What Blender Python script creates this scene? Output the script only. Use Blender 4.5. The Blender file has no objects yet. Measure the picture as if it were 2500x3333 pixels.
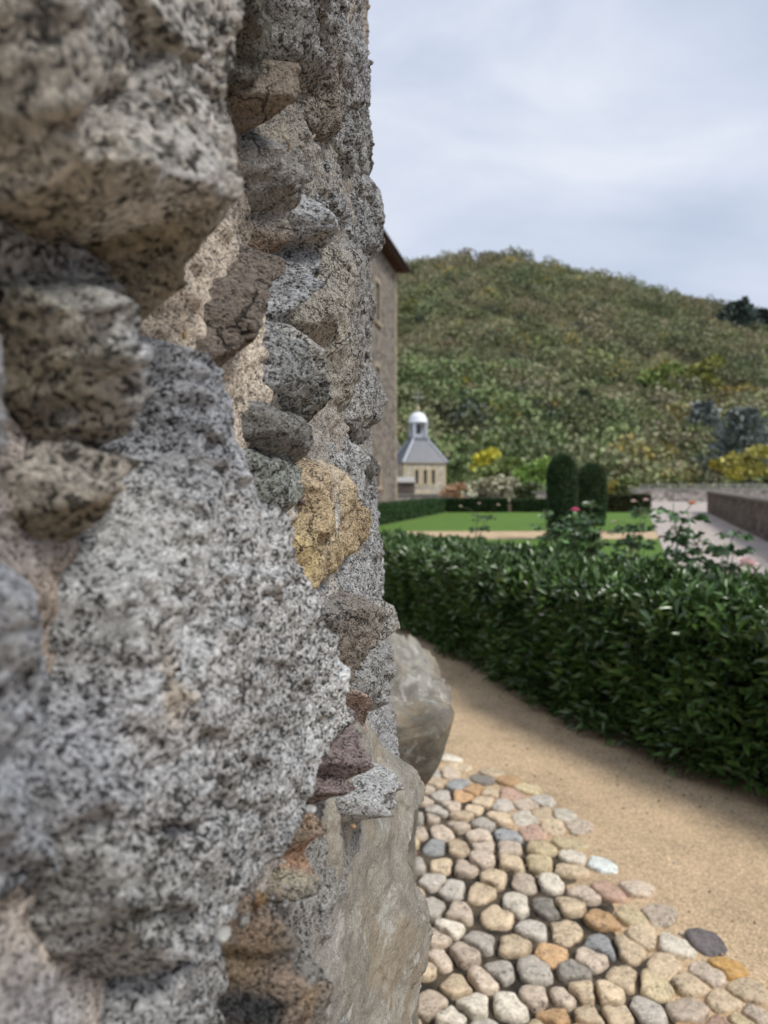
import bpy, math, random
import numpy as np
R_ = math.radians
random.seed(7); RNG = np.random.default_rng(7)
sc = bpy.context.scene
COL = sc.collection

# ------------------------------------------------------------------ camera, sky, sun, exposure
EYE = 1.5; FPX = 2400.0; CX0 = 1250.0; HORY = 1570.0
cam_d = bpy.data.cameras.new('camera'); cam = bpy.data.objects.new('camera', cam_d); COL.objects.link(cam)
cam.location = (0, 0, EYE); cam.rotation_euler = (R_(90), 0, 0)
cam_d.sensor_fit = 'VERTICAL'; cam_d.sensor_height = 36; cam_d.sensor_width = 27
cam_d.lens = FPX/3333*36; cam_d.shift_y = -(1666.5-HORY)/3333
cam_d.clip_start = .02; cam_d.clip_end = 5000
cam_d.dof.use_dof = True; cam_d.dof.focus_distance = 0.66; cam_d.dof.aperture_fstop = 7.5; cam_d.dof.aperture_blades = 0
sc.camera = cam
sc.render.resolution_x = 768; sc.render.resolution_y = 1024

SUN_EL, SUN_AZ = R_(52), R_(120)          # azimuth measured clockwise from +Y
W = bpy.data.worlds.new('World'); sc.world = W; W.use_nodes = True
wt = W.node_tree; wt.nodes.clear()
def wn(t, **k):
    n = wt.nodes.new(t)
    for a, b in k.items(): setattr(n, a, b)
    return n
sky = wn('ShaderNodeTexSky', sky_type='NISHITA', sun_disc=False, sun_elevation=SUN_EL, sun_rotation=SUN_AZ)
tc = wn('ShaderNodeTexCoord'); mp = wn('ShaderNodeMapping'); mp.inputs['Scale'].default_value = (1, 1, 2.6)
mp.inputs['Location'].default_value = (0.35, 0.1, 0.2)
nz = wn('ShaderNodeTexNoise'); nz.inputs['Scale'].default_value = 2.3; nz.inputs['Detail'].default_value = 6; nz.inputs['Roughness'].default_value = .5
nz.inputs['Distortion'].default_value = .35
rp = wn('ShaderNodeValToRGB'); e = rp.color_ramp.elements
e[0].position = .33; e[0].color = (3.6, 4.15, 5.25, 1); e[1].position = .68; e[1].color = (6.1, 6.4, 7.1, 1)
x_ = rp.color_ramp.elements.new(.5); x_.color = (4.75, 5.25, 6.3, 1)
mx = wn('ShaderNodeMix', data_type='RGBA'); mx.inputs[0].default_value = .93
bg = wn('ShaderNodeBackground'); bg.inputs['Strength'].default_value = .1
wo = wn('ShaderNodeOutputWorld')
wt.links.new(tc.outputs['Generated'], mp.inputs[0]); wt.links.new(mp.outputs[0], nz.inputs['Vector'])
wt.links.new(nz.outputs[0], rp.inputs[0]); wt.links.new(sky.outputs[0], mx.inputs[6]); wt.links.new(rp.outputs[0], mx.inputs[7])
wt.links.new(mx.outputs[2], bg.inputs[0]); wt.links.new(bg.outputs[0], wo.inputs[0])

sd = bpy.data.lights.new('sun', 'SUN'); sun = bpy.data.objects.new('sun', sd); COL.objects.link(sun)
sd.energy = 2.2; sd.angle = R_(16); sd.color = (1, .965, .91)
sun.rotation_euler = (R_(90)-SUN_EL, 0, R_(180)-SUN_AZ)
sc.view_settings.view_transform = 'Standard'; sc.view_settings.look = 'None'; sc.view_settings.gamma = 1
sc.view_settings.exposure = 0.45

# ------------------------------------------------------------------ small helpers
def tag(o, label=None, cat=None, group=None, kind=None):
    if label: o['label'] = label
    if cat: o['category'] = cat
    if group: o['group'] = group
    if kind: o['kind'] = kind
    return o
def empty(name, loc, rz=0):
    o = bpy.data.objects.new(name, None); COL.objects.link(o); o.location = loc; o.rotation_euler = (0, 0, rz)
    o.empty_display_size = .05; return o
def mesh_np(name, V, F, mat=None, parent=None, smooth=True, tint=None, off=None):
    """V (n,3); F (m,k) array with equal k, or list of index tuples."""
    V = np.asarray(V, dtype=np.float32)
    if off is not None: V = V-np.asarray(off, dtype=np.float32)
    me = bpy.data.meshes.new(name)
    if isinstance(F, np.ndarray):
        m, k = F.shape
        me.vertices.add(len(V)); me.vertices.foreach_set('co', V.ravel())
        me.loops.add(m*k); me.loops.foreach_set('vertex_index', F.astype(np.int32).ravel())
        me.polygons.add(m); me.polygons.foreach_set('loop_start', np.arange(0, m*k, k, dtype=np.int32))
        me.update(calc_edges=True)
    else:
        me.from_pydata([tuple(map(float, v)) for v in V], [], [tuple(map(int, f)) for f in F]); me.update()
    me.validate()
    if smooth: me.polygons.foreach_set('use_smooth', np.ones(len(me.polygons), dtype=bool))
    if tint is not None:
        t = np.asarray(tint, dtype=np.float32)
        if t.ndim == 1: t = np.tile(t, (len(V), 1))
        if t.shape[1] == 3: t = np.hstack([t, np.ones((len(t), 1), np.float32)])
        a = me.attributes.new('tint', 'FLOAT_COLOR', 'POINT'); a.data.foreach_set('color', t.astype(np.float32).ravel())
    if mat: me.materials.append(mat)
    o = bpy.data.objects.new(name, me); COL.objects.link(o)
    if parent is not None: o.parent = parent
    return o
class MB:
    def __init__(s): s.v = []; s.f = []
    def add(s, V, F):
        n = len(s.v); s.v += [tuple(map(float, p)) for p in V]; s.f += [tuple(n+i for i in f) for f in F]
    def box(s, x0, x1, y0, y1, z0, z1):
        s.add([(x0,y0,z0),(x1,y0,z0),(x1,y1,z0),(x0,y1,z0),(x0,y0,z1),(x1,y0,z1),(x1,y1,z1),(x0,y1,z1)],
              [(0,3,2,1),(4,5,6,7),(0,1,5,4),(1,2,6,5),(2,3,7,6),(3,0,4,7)])
    def lathe(s, prof, n=24, c=(0,0), cap=True):
        V = []; F = []
        for (r, z) in prof:
            for i in range(n): a = 2*math.pi*i/n; V.append((c[0]+r*math.cos(a), c[1]+r*math.sin(a), z))
        for k in range(len(prof)-1):
            for i in range(n): j = (i+1) % n; F.append((k*n+i, k*n+j, (k+1)*n+j, (k+1)*n+i))
        if cap: F.append(tuple(range((len(prof)-1)*n, len(prof)*n))); F.append(tuple(reversed(range(n))))
        s.add(V, F)
    def tube(s, pts, rad, n=6):
        pts = [np.array(p, float) for p in pts]; V = []; F = []
        for i, p in enumerate(pts):
            t = pts[min(i+1, len(pts)-1)]-pts[max(i-1, 0)]; t /= np.linalg.norm(t)+1e-9
            a = np.cross(t, (0, 0, 1.0)) if abs(t[2]) < .9 else np.cross(t, (1.0, 0, 0)); a /= np.linalg.norm(a); b = np.cross(t, a)
            r = rad[i] if hasattr(rad, '__len__') else rad
            for k in range(n): q = 2*math.pi*k/n; V.append(p+r*(math.cos(q)*a+math.sin(q)*b))
        for i in range(len(pts)-1):
            for k in range(n): j = (k+1) % n; F.append((i*n+k, i*n+j, (i+1)*n+j, (i+1)*n+k))
        F.append(tuple(range(n))[::-1]); F.append(tuple((len(pts)-1)*n+k for k in range(n)))
        s.add(V, F)
    def build(s, name, mat, parent=None, smooth=False): return mesh_np(name, np.array(s.v), s.f, mat, parent, smooth)

# numpy noise
_perm = RNG.permutation(256); _perm = np.concatenate([_perm, _perm, _perm])
_g = RNG.normal(size=(256, 3)); _g /= np.linalg.norm(_g, axis=1)[:, None]
def perlin(P, scale, seed=0):
    P = np.asarray(P, float)/scale+seed*17.31
    I = np.floor(P).astype(np.int64); f = P-I; I &= 255; u = f*f*f*(f*(f*6-15)+10); out = 0
    for dx in (0, 1):
        for dy in (0, 1):
            for dz in (0, 1):
                h = _perm[_perm[_perm[(I[:, 0]+dx) & 255]+((I[:, 1]+dy) & 255)]+((I[:, 2]+dz) & 255)]
                g = _g[h]
                d = (f[:, 0]-dx)*g[:, 0]+(f[:, 1]-dy)*g[:, 1]+(f[:, 2]-dz)*g[:, 2]
                w = (u[:, 0] if dx else 1-u[:, 0])*(u[:, 1] if dy else 1-u[:, 1])*(u[:, 2] if dz else 1-u[:, 2])
                out = out+w*d
    return out*1.5
def fbm(P, scale, octv=4, rough=.5, seed=0):
    o = 0; a = 1.0
    for i in range(octv): o = o+a*perlin(P, scale/2**i, seed+i); a *= rough
    return o
def worley(s, v, cell, seed=0):
    """2D cells: returns F1, F2, random vec3 of the cell, offset to the centre (in cell units)"""
    x = s/cell+seed*31.7+500; y = v/cell+seed*11.3+500
    ix = np.floor(x).astype(np.int64); iy = np.floor(y).astype(np.int64)
    f1 = np.full(x.shape, 9.0); f2 = f1.copy(); rid = np.zeros(x.shape, np.int64); ox = np.zeros(x.shape); oy = ox.copy()
    for dx in (-1, 0, 1):
        for dy in (-1, 0, 1):
            h = _perm[_perm[(ix+dx) & 255]+((iy+dy) & 255)]
            cx = ix+dx+.5+.42*_g[h][:, 0]*1.5; cy = iy+dy+.5+.42*_g[h][:, 1]*1.5
            d = np.hypot(x-cx, y-cy); nw = d < f1
            f2 = np.where(nw, f1, np.minimum(f2, d)); rid = np.where(nw, h, rid); ox = np.where(nw, x-cx, ox); oy = np.where(nw, y-cy, oy); f1 = np.where(nw, d, f1)
    return f1, f2, _g[(rid*7+3) & 255], ox, oy
def sstep(a, b, x): t = np.clip((x-a)/(b-a), 0, 1); return t*t*(3-2*t)
def at(px, py, d): return np.array([(px-CX0)/FPX*d, d, EYE+(HORY-py)/FPX*d])
def gpt(px, py): d = EYE*FPX/(py-HORY); return ((px-CX0)/FPX*d, d)

# ------------------------------------------------------------------ materials
def new_mat(name):
    m = bpy.data.materials.new(name); m.use_nodes = True; nt = m.node_tree
    for n in list(nt.nodes): nt.nodes.remove(n)
    return m, nt
class NT:
    def __init__(s, nt): s.nt = nt
    def n(s, t, ins=None, **k):
        nd = s.nt.nodes.new(t)
        for a, b in k.items(): setattr(nd, a, b)
        for a, b in (ins or {}).items():
            sk = nd.inputs[a]
            if hasattr(b, 'is_linked') or isinstance(b, bpy.types.NodeSocket): s.nt.links.new(b, sk)
            else: sk.default_value = b
        return nd
    def math(s, op, a, b=0.0): return s.n('ShaderNodeMath', {0: a, 1: b}, operation=op).outputs[0]
    def ramp(s, f, stops, interp='LINEAR'):
        r = s.n('ShaderNodeValToRGB', {0: f}); r.color_ramp.interpolation = interp; el = r.color_ramp.elements
        while len(el) > 1: el.remove(el[-1])
        el[0].position = stops[0][0]; c = stops[0][1]; el[0].color = (*c, 1) if hasattr(c, '__len__') else (c, c, c, 1)
        for p, c in stops[1:]: e_ = el.new(p); e_.color = (*c, 1) if hasattr(c, '__len__') else (c, c, c, 1)
        return r.outputs[0]
    def mix(s, f, a, b, mode='MIX'):
        m = s.n('ShaderNodeMix', {0: f}, data_type='RGBA', blend_type=mode, clamp_result=False)
        for i, q in ((6, a), (7, b)):
            if isinstance(q, bpy.types.NodeSocket): s.nt.links.new(q, m.inputs[i])
            else: m.inputs[i].default_value = (*q, 1) if len(q) == 3 else q
        return m.outputs[2]
    def noise(s, vec, scale, detail=4, rough=.5, dist=0): return s.n('ShaderNodeTexNoise', {'Vector': vec, 'Scale': scale, 'Detail': detail, 'Roughness': rough, 'Distortion': dist}).outputs[0]
    def vor(s, vec, scale, feature='F1'): return s.n('ShaderNodeTexVoronoi', {'Vector': vec, 'Scale': scale}, feature=feature)
    def out(s, color, rough=.8, bump=None, bdist=.001, bstr=1.0, spec=.3, metal=0, extra=None):
        b = s.n('ShaderNodeBsdfPrincipled', {'Base Color': color if isinstance(color, bpy.types.NodeSocket) else (*color, 1), 'Roughness': rough, 'Specular IOR Level': spec, 'Metallic': metal})
        if bump is not None:
            bp = s.n('ShaderNodeBump', {'Height': bump, 'Distance': bdist, 'Strength': bstr}); s.nt.links.new(bp.outputs[0], b.inputs['Normal'])
        o = s.n('ShaderNodeOutputMaterial', {0: b.outputs[0]}); return b
def rock_mat(name, grain=300, contrast=1.0, nscale=70, bdist=.0016, coarse=.35, white=.0, rough=.85, crack=.0):
    m, nt = new_mat(name); q = NT(nt)
    co = q.n('ShaderNodeTexCoord').outputs['Object']
    wv = q.n('ShaderNodeTexNoise', {'Vector': co, 'Scale': grain*.35, 'Detail': 2.0}).outputs[1]
    wc = q.n('ShaderNodeVectorMath', {0: wv, 1: (.8/grain, .8/grain, .8/grain)}, operation='MULTIPLY').outputs[0]
    cw = q.n('ShaderNodeVectorMath', {0: co, 1: wc}, operation='ADD').outputs[0]
    v1 = q.vor(cw, grain); v2 = q.vor(cw, grain*.42)
    r1 = q.n('ShaderNodeSeparateColor', {0: v1.outputs['Color']}).outputs[0]
    r2 = q.n('ShaderNodeSeparateColor', {0: v2.outputs['Color']}).outputs[1]
    nn = q.noise(co, nscale, 7, .68, .1); big = q.noise(co, 14, 4, .6)
    val = q.math('ADD', q.math('MULTIPLY', r1, .60), q.math('MULTIPLY', r2, coarse))
    val = q.math('ADD', val, q.math('MULTIPLY', nn, .75)); val = q.math('ADD', val, q.math('MULTIPLY', big, .70))
    mid = .3+coarse*.5+.375+.35
    val = q.math('ADD', q.math('MULTIPLY', q.math('SUBTRACT', val, mid), 1.15*contrast), .5)
    f = q.ramp(val, [(0.12, .08), (.31, .27), (.43, .92), (.62, 1.32), (.88, 2.0)])
    tint = q.n('ShaderNodeAttribute', attribute_name='tint').outputs['Color']
    c = q.mix(1.0, tint, f, 'MULTIPLY')
    # pale crystals / lichen flecks and rusty specks that belong to the stone
    fl = q.ramp(q.noise(co, 38, 5, .7), [(.60, 0.0), (.66, 1.0)])
    c = q.mix(q.math('MULTIPLY', fl, white), c, (.52, .52, .50))
    ru = q.ramp(q.noise(cw, 27, 5, .75, .5), [(.66, 0.0), (.72, 1.0)])
    c = q.mix(q.math('MULTIPLY', ru, .35), c, (.22, .15, .085))
    cn = q.n('ShaderNodeTexNoise', {'Vector': co, 'Scale': 22.0, 'Detail': 5.0, 'Roughness': .7}).outputs[1]
    cc = q.n('ShaderNodeVectorMath', {0: co, 1: q.n('ShaderNodeVectorMath', {0: cn, 1: (.035, .035, .035)}, operation='MULTIPLY').outputs[0]}, operation='ADD').outputs[0]
    ed = q.ramp(q.vor(cc, 30, 'DISTANCE_TO_EDGE').outputs['Distance'], [(0, 1.0), (.012, .8), (.03, 0.0)])
    ck = q.math('MULTIPLY', q.math('MULTIPLY', ed, q.ramp(q.noise(co, 16, 3, .6), [(.48, 0.0), (.58, 1.0)])), crack)
    c = q.mix(ck, c, (.035, .03, .025))
    h = q.math('ADD', q.math('MULTIPLY', v1.outputs['Distance'], -.5), q.math('MULTIPLY', nn, 2.2))
    h = q.math('ADD', h, q.math('MULTIPLY', q.noise(co, nscale*5, 4, .7), .8)); h = q.math('ADD', h, q.math('MULTIPLY', r2, .5))
    h = q.math('ADD', h, q.math('MULTIPLY', ck, -2.5))
    q.out(c, rough, h, bdist, 1.0, .25)
    return m
def sandstone_mat(name):
    m, nt = new_mat(name); q = NT(nt); co = q.n('ShaderNodeTexCoord').outputs['Object']
    tint = q.n('ShaderNodeAttribute', attribute_name='tint').outputs['Color']
    fine = q.noise(co, 650, 4, .8); md = q.noise(co, 26, 7, .68, .6); bigd = q.noise(co, 7, 4, .6, .8)
    f = q.ramp(q.math('ADD', q.math('MULTIPLY', fine, .65), q.math('MULTIPLY', md, .5)), [(.42, .4), (.57, .95), (.72, 1.6)])
    c = q.mix(1.0, tint, f, 'MULTIPLY')
    c = q.mix(q.math('MULTIPLY', q.ramp(bigd, [(.52, 0.0), (.6, 1.0)]), .35), c, (.34, .26, .155))
    li = q.ramp(q.noise(co, 17, 9, .78, 1.0), [(.56, 0.0), (.61, 1.0)])
    c = q.mix(q.math('MULTIPLY', li, .7), c, (.50, .50, .46))
    c = q.mix(q.math('MULTIPLY', q.ramp(q.noise(co, 45, 6, .8), [(.63, 0.0), (.67, 1.0)]), .5), c, (.08, .075, .065))
    q.out(c, .8, q.math('ADD', q.math('MULTIPLY', fine, .5), q.math('MULTIPLY', md, 3.5)), .0018, 1.0, .3)
    return m
def attr_mat(name, rough=.8, spec=.3, nscale=0, namp=.5, bdist=.01, twosided=False, trans=0):
    m, nt = new_mat(name); q = NT(nt)
    c = q.n('ShaderNodeAttribute', attribute_name='tint').outputs['Color']; bump = None
    if nscale:
        co = q.n('ShaderNodeTexCoord').outputs['Object']; nn = q.noise(co, nscale, 6, .65)
        c = q.mix(1.0, c, q.ramp(nn, [(.25, 1-namp), (.5, 1.0), (.75, 1+namp)]), 'MULTIPLY'); bump = nn
    b = q.out(c, rough, bump, bdist, .8, spec)
    return m
def rubble_mat(name, base, mort, cell=3.0, dark=.5):
    m, nt = new_mat(name); q = NT(nt); co = q.n('ShaderNodeTexCoord').outputs['Object']
    mpn = q.n('ShaderNodeMapping', {0: co}); mpn.inputs['Scale'].default_value = (1, 1, 1.7)
    v = q.vor(mpn.outputs[0], cell); e_ = q.vor(mpn.outputs[0], cell, 'DISTANCE_TO_EDGE')
    r = q.n('ShaderNodeSeparateColor', {0: v.outputs['Color']}).outputs[0]
    st = q.mix(1.0, base, q.ramp(r, [(0, 1-dark), (.5, 1.0), (1, 1.45)]), 'MULTIPLY')
    nn = q.noise(co, cell*6, 6, .7); st = q.mix(1.0, st, q.ramp(nn, [(.3, .6), (.5, 1.0), (.7, 1.35)]), 'MULTIPLY')
    c = q.mix(q.ramp(e_.outputs['Distance'], [(.02, 1.0), (.07, 0.0)]), st, mort)
    q.out(c, .9, q.math('ADD', q.ramp(e_.outputs['Distance'], [(0, 0.0), (.12, 1.0)]), q.math('MULTIPLY', nn, .6)), .03, .8, .2)
    return m
def flat_mat(name, col, rough=.7, metal=0, spec=.4, ns=0, amp=.25, bd=.002):
    m, nt = new_mat(name); q = NT(nt); c = q.n('ShaderNodeRGB').outputs[0]; c.default_value = (*col, 1); bump = None
    if ns:
        co = q.n('ShaderNodeTexCoord').outputs['Object']; nn = q.noise(co, ns, 6, .65)
        c = q.mix(1.0, c, q.ramp(nn, [(.3, 1-amp), (.5, 1.0), (.7, 1+amp)]), 'MULTIPLY'); bump = nn
    q.out(c, rough, bump, bd, .6, spec, metal); return m

M_gran = rock_mat('granite', 700, .86, 200, .0018, .26, .5)
M_cryst = rock_mat('crystal_granite', 420, .68, 150, .0030, .25, .4, crack=.5)
M_rough = rock_mat('rough_stone', 760, .62, 120, .0022, .18, .25, crack=.9)
M_ochre = rock_mat('ochre_stone', 900, .62, 90, .0014, .18, .08, crack=.65)
M_mort = rock_mat('lime_mortar', 800, .58, 200, .0017, .2, .1, .95)
M_sand = sandstone_mat('sandstone')
M_cob = rock_mat('river_cobble', 160, .33, 30, .0010, .2, .2, .62)

def ground_mats():
    # pale gold hoggin path
    m, nt = new_mat('sand_gravel'); q = NT(nt); co = q.n('ShaderNodeTexCoord').outputs['Object']
    v = q.vor(co, 190); r = q.n('ShaderNodeSeparateColor', {0: v.outputs['Color']}).outputs[0]
    b = q.noise(co, 2.2, 8, .68); f = q.noise(co, 60, 4, .7)
    c = q.mix(1.0, (.59, .435, .275), q.ramp(r, [(0, .62), (.3, .9), (.8, 1.1), (1, 1.45)]), 'MULTIPLY')
    c = q.mix(1.0, c, q.ramp(b, [(.3, .72), (.5, .98), (.7, 1.12)]), 'MULTIPLY'); c = q.mix(1.0, c, q.ramp(f, [(.3, .82), (.7, 1.15)]), 'MULTIPLY')
    q.out(c, .9, q.math('ADD', v.outputs['Distance'], q.math('MULTIPLY', f, 2.0)), .004, .8, .2); S = m
    m, nt = new_mat('lawn_grass'); q = NT(nt); co = q.n('ShaderNodeTexCoord').outputs['Object']
    n1 = q.noise(co, .5, 8, .7); n2 = q.noise(co, 40, 4, .7)
    c = q.mix(n1, (.075, .155, .028), (.155, .25, .055)); c = q.mix(1.0, c, q.ramp(n2, [(.3, .6), (.7, 1.4)]), 'MULTIPLY')
    q.out(c, .9, n2, .03, .8, .15); L = m
    m, nt = new_mat('terrace_setts'); q = NT(nt); co = q.n('ShaderNodeTexCoord').outputs['Object']
    mp_ = q.n('ShaderNodeMapping', {0: co}); mp_.inputs['Rotation'].default_value = (0, 0, .34)
    br = q.n('ShaderNodeTexBrick', {'Vector': mp_.outputs[0], 'Color1': (.54, .47, .42, 1), 'Color2': (.43, .37, .33, 1), 'Mortar': (.27, .23, .20, 1), 'Scale': 1.0, 'Mortar Size': .012, 'Brick Width': .34, 'Row Height': .2})
    c = q.mix(1.0, br.outputs[0], q.ramp(q.noise(co, 2.5, 7, .7), [(.3, .75), (.7, 1.25)]), 'MULTIPLY')
    q.out(c, .85, q.math('ADD', q.noise(co, 12, 5, .7), q.math('MULTIPLY', br.outputs[1], -1.0)), .02, .7, .25); T = m
    m, nt = new_mat('earth'); q = NT(nt); co = q.n('ShaderNodeTexCoord').outputs['Object']
    c = q.mix(q.noise(co, 3, 7, .7), (.045, .032, .02), (.11, .085, .05)); q.out(c, .95, q.noise(co, 30, 5, .7), .02, .8, .1); E = m
    m, nt = new_mat('cobble_bed'); q = NT(nt); co = q.n('ShaderNodeTexCoord').outputs['Object']
    n1 = q.noise(co, 9, 5, .65); n2 = q.noise(co, 160, 4, .75)
    c = q.mix(q.ramp(n1, [(.42, 0.0), (.62, 1.0)]), (.040, .035, .028), (.13, .10, .07)); c = q.mix(1.0, c, q.ramp(n2, [(.3, .5), (.7, 1.6)]), 'MULTIPLY')
    q.out(c, .95, n2, .005, 1, .15); B = m
    return S, L, T, E, B
M_path, M_lawn, M_terr, M_earth, M_bed = ground_mats()

# ------------------------------------------------------------------ ground and its sheets
def sheet(name, poly, z, mat, kind='structure', label=None):
    o = mesh_np(name, [(x, y, z) for x, y in poly], [tuple(range(len(poly)))], mat, None, False); o['kind'] = kind
    if label: o['label'] = label
    return o
def grid_sheet(name, xs, ys, zf, mat):
    X, Y = np.meshgrid(xs, ys); Z = zf(X.ravel(), Y.ravel()); V = np.stack([X.ravel(), Y.ravel(), Z], 1)
    nx, ny = len(xs), len(ys); i = (np.arange(ny-1)[:, None]*nx+np.arange(nx-1)[None]).ravel()
    F = np.stack([i, i+1, i+1+nx, i+nx], 1); return V, F
def edge_x(y): return 5.34+.342*(y-13.85)
sheet('ground', [(-600, -600), (600, -600), (600, 66), (-600, 66)], 0, M_earth)
# the path near the tower, gently uneven
xs = np.linspace(-9, 4.2, 180); ys = np.linspace(-7, 13, 240)
V, F = grid_sheet('p', xs, ys, lambda x, y: .006+.006*(perlin(np.stack([x, y, x*0], 1), 1.1)+1)*.5+.003*perlin(np.stack([x, y, x*0], 1), .3), M_path)
o = mesh_np('sand_path', V, F, M_path); o['kind'] = 'structure'
hl = lambda y: -.3+.286*(y-24.8)            # foot of the low box hedge, left side of the lawn
sheet('lawn', [(-14, 13), (edge_x(13), 13), (edge_x(19.4), 19.4), (-14, 19.4)], .012, M_lawn)
sheet('lawn_beyond_path', [(hl(22.5), 22.5), (edge_x(22.5), 22.5), (edge_x(36.6), 36.6), (hl(36.6), 36.6)], .012, M_lawn)
sheet('garden_path', [(-14, 19.4), (edge_x(19.4), 19.4), (edge_x(22.5), 22.5), (hl(22.5), 22.5), (hl(48), 48), (-14, 48)], .008, M_path)
sheet('terrace', [(edge_x(6), 6), (60, 6), (60, 66), (edge_x(66), 66)], .016, M_terr)

# ------------------------------------------------------------------ the round tower
TR = 2.0; TC = np.array([-2.042, .965])
def svh(px, py, h):
    """where the ray through a pixel meets the tower surface raised by h: (arc length, height)"""
    d = np.array([(px-CX0)/FPX, 1.0]); z = (HORY-py)/FPX
    n = np.linalg.norm(d); u = d/n; b = u@TC; c = TC@TC-(TR+h)**2; disc = b*b-c
    t = b-math.sqrt(disc) if disc > 0 else b
    p = u*t; phi = math.atan2(p[1]-TC[1], p[0]-TC[0])
    return phi*TR, EYE+z*t/n
def to_xyz(s, v, h):
    a = s/TR; return np.stack([TC[0]+(TR+h)*np.cos(a), TC[1]+(TR+h)*np.sin(a), v], 1)
def idw(s, v, ctrl, p=3.0, eps=1e-5):
    num = 0; den = 0
    for cs, cv, val in ctrl:
        w = 1/(((s-cs)**2+(v-cv)**2+eps)**(p/2)); den = den+w
        num = num+(w[:, None]*np.array(val)[None] if hasattr(val, '__len__') else w*val)
    return num/(den[:, None] if num.ndim == 2 else den)
def poly_sd(s, v, P):
    n = len(P); d = np.full(s.shape, 1e9); ins = np.zeros(s.shape, bool)
    for i in range(n):
        a = P[i]; b = P[(i+1) % n]; ex, ey = b-a; wx = s-a[0]; wy = v-a[1]
        t = np.clip((wx*ex+wy*ey)/(ex*ex+ey*ey+1e-12), 0, 1); d = np.minimum(d, np.hypot(wx-ex*t, wy-ey*t))
        c = ((a[1] <= v) != (b[1] <= v)) & (s < (b[0]-a[0])*(v-a[1])/(b[1]-a[1]+1e-12)+a[0]); ins ^= c
    return np.where(ins, d, -d)
MCTRL = [(780,1300,20),(720,1100,16),(850,1200,22),(820,400,0),(835,300,-6),(838,830,-14),(1000,480,14),(1050,560,14),(960,1700,24),(1000,1450,22),(900,1720,20),(930,1800,16),(940,100,10),(1150,300,11),(1100,800,18),(1180,1100,19),(1150,900,17),(1090,1050,24),
 (1090,2300,40),(1150,2450,58),(1040,2600,52),(1150,2720,62),(1000,2650,56),(880,2900,56),(820,2960,56),(760,3020,54),(1060,2980,64),(1090,3150,62),(1060,3350,64),(1220,2150,40),(1200,2050,34),(1130,2050,34),(1100,1850,26),(1220,1850,24),(1200,1700,20),(1180,2250,52),(1130,2640,62),(1300,2500,56),(1300,3000,60),
 (100,1430,14),(60,1150,12),(300,1420,2),(150,1850,22),(140,2150,24),(180,2950,30),(120,3150,36),(300,3250,34),(420,1050,4),(60,1020,16),(1150,1380,20),(1130,1420,14),(1190,1000,19),(1180,1550,22)]
MSV = [(*svh(a, b, c/1000), c/1000) for a, b, c in MCTRL]
def mortar(s, v): return idw(s, v, MSV, 3, 1e-4)
def mort_px(px, py):
    w = [1/(((a-px)**2+(b-py)**2+400)**1.5) for a, b, c in MCTRL]; return sum(q*c for q, (a, b, c) in zip(w, MCTRL))/sum(w)/1000
tower = empty('round_tower', (TC[0], TC[1], 0))
tag(tower, 'round tower of rough grey granite rubble and pale mortar rising close beside the camera', 'tower')
TOFF = (TC[0], TC[1], 0)

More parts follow.
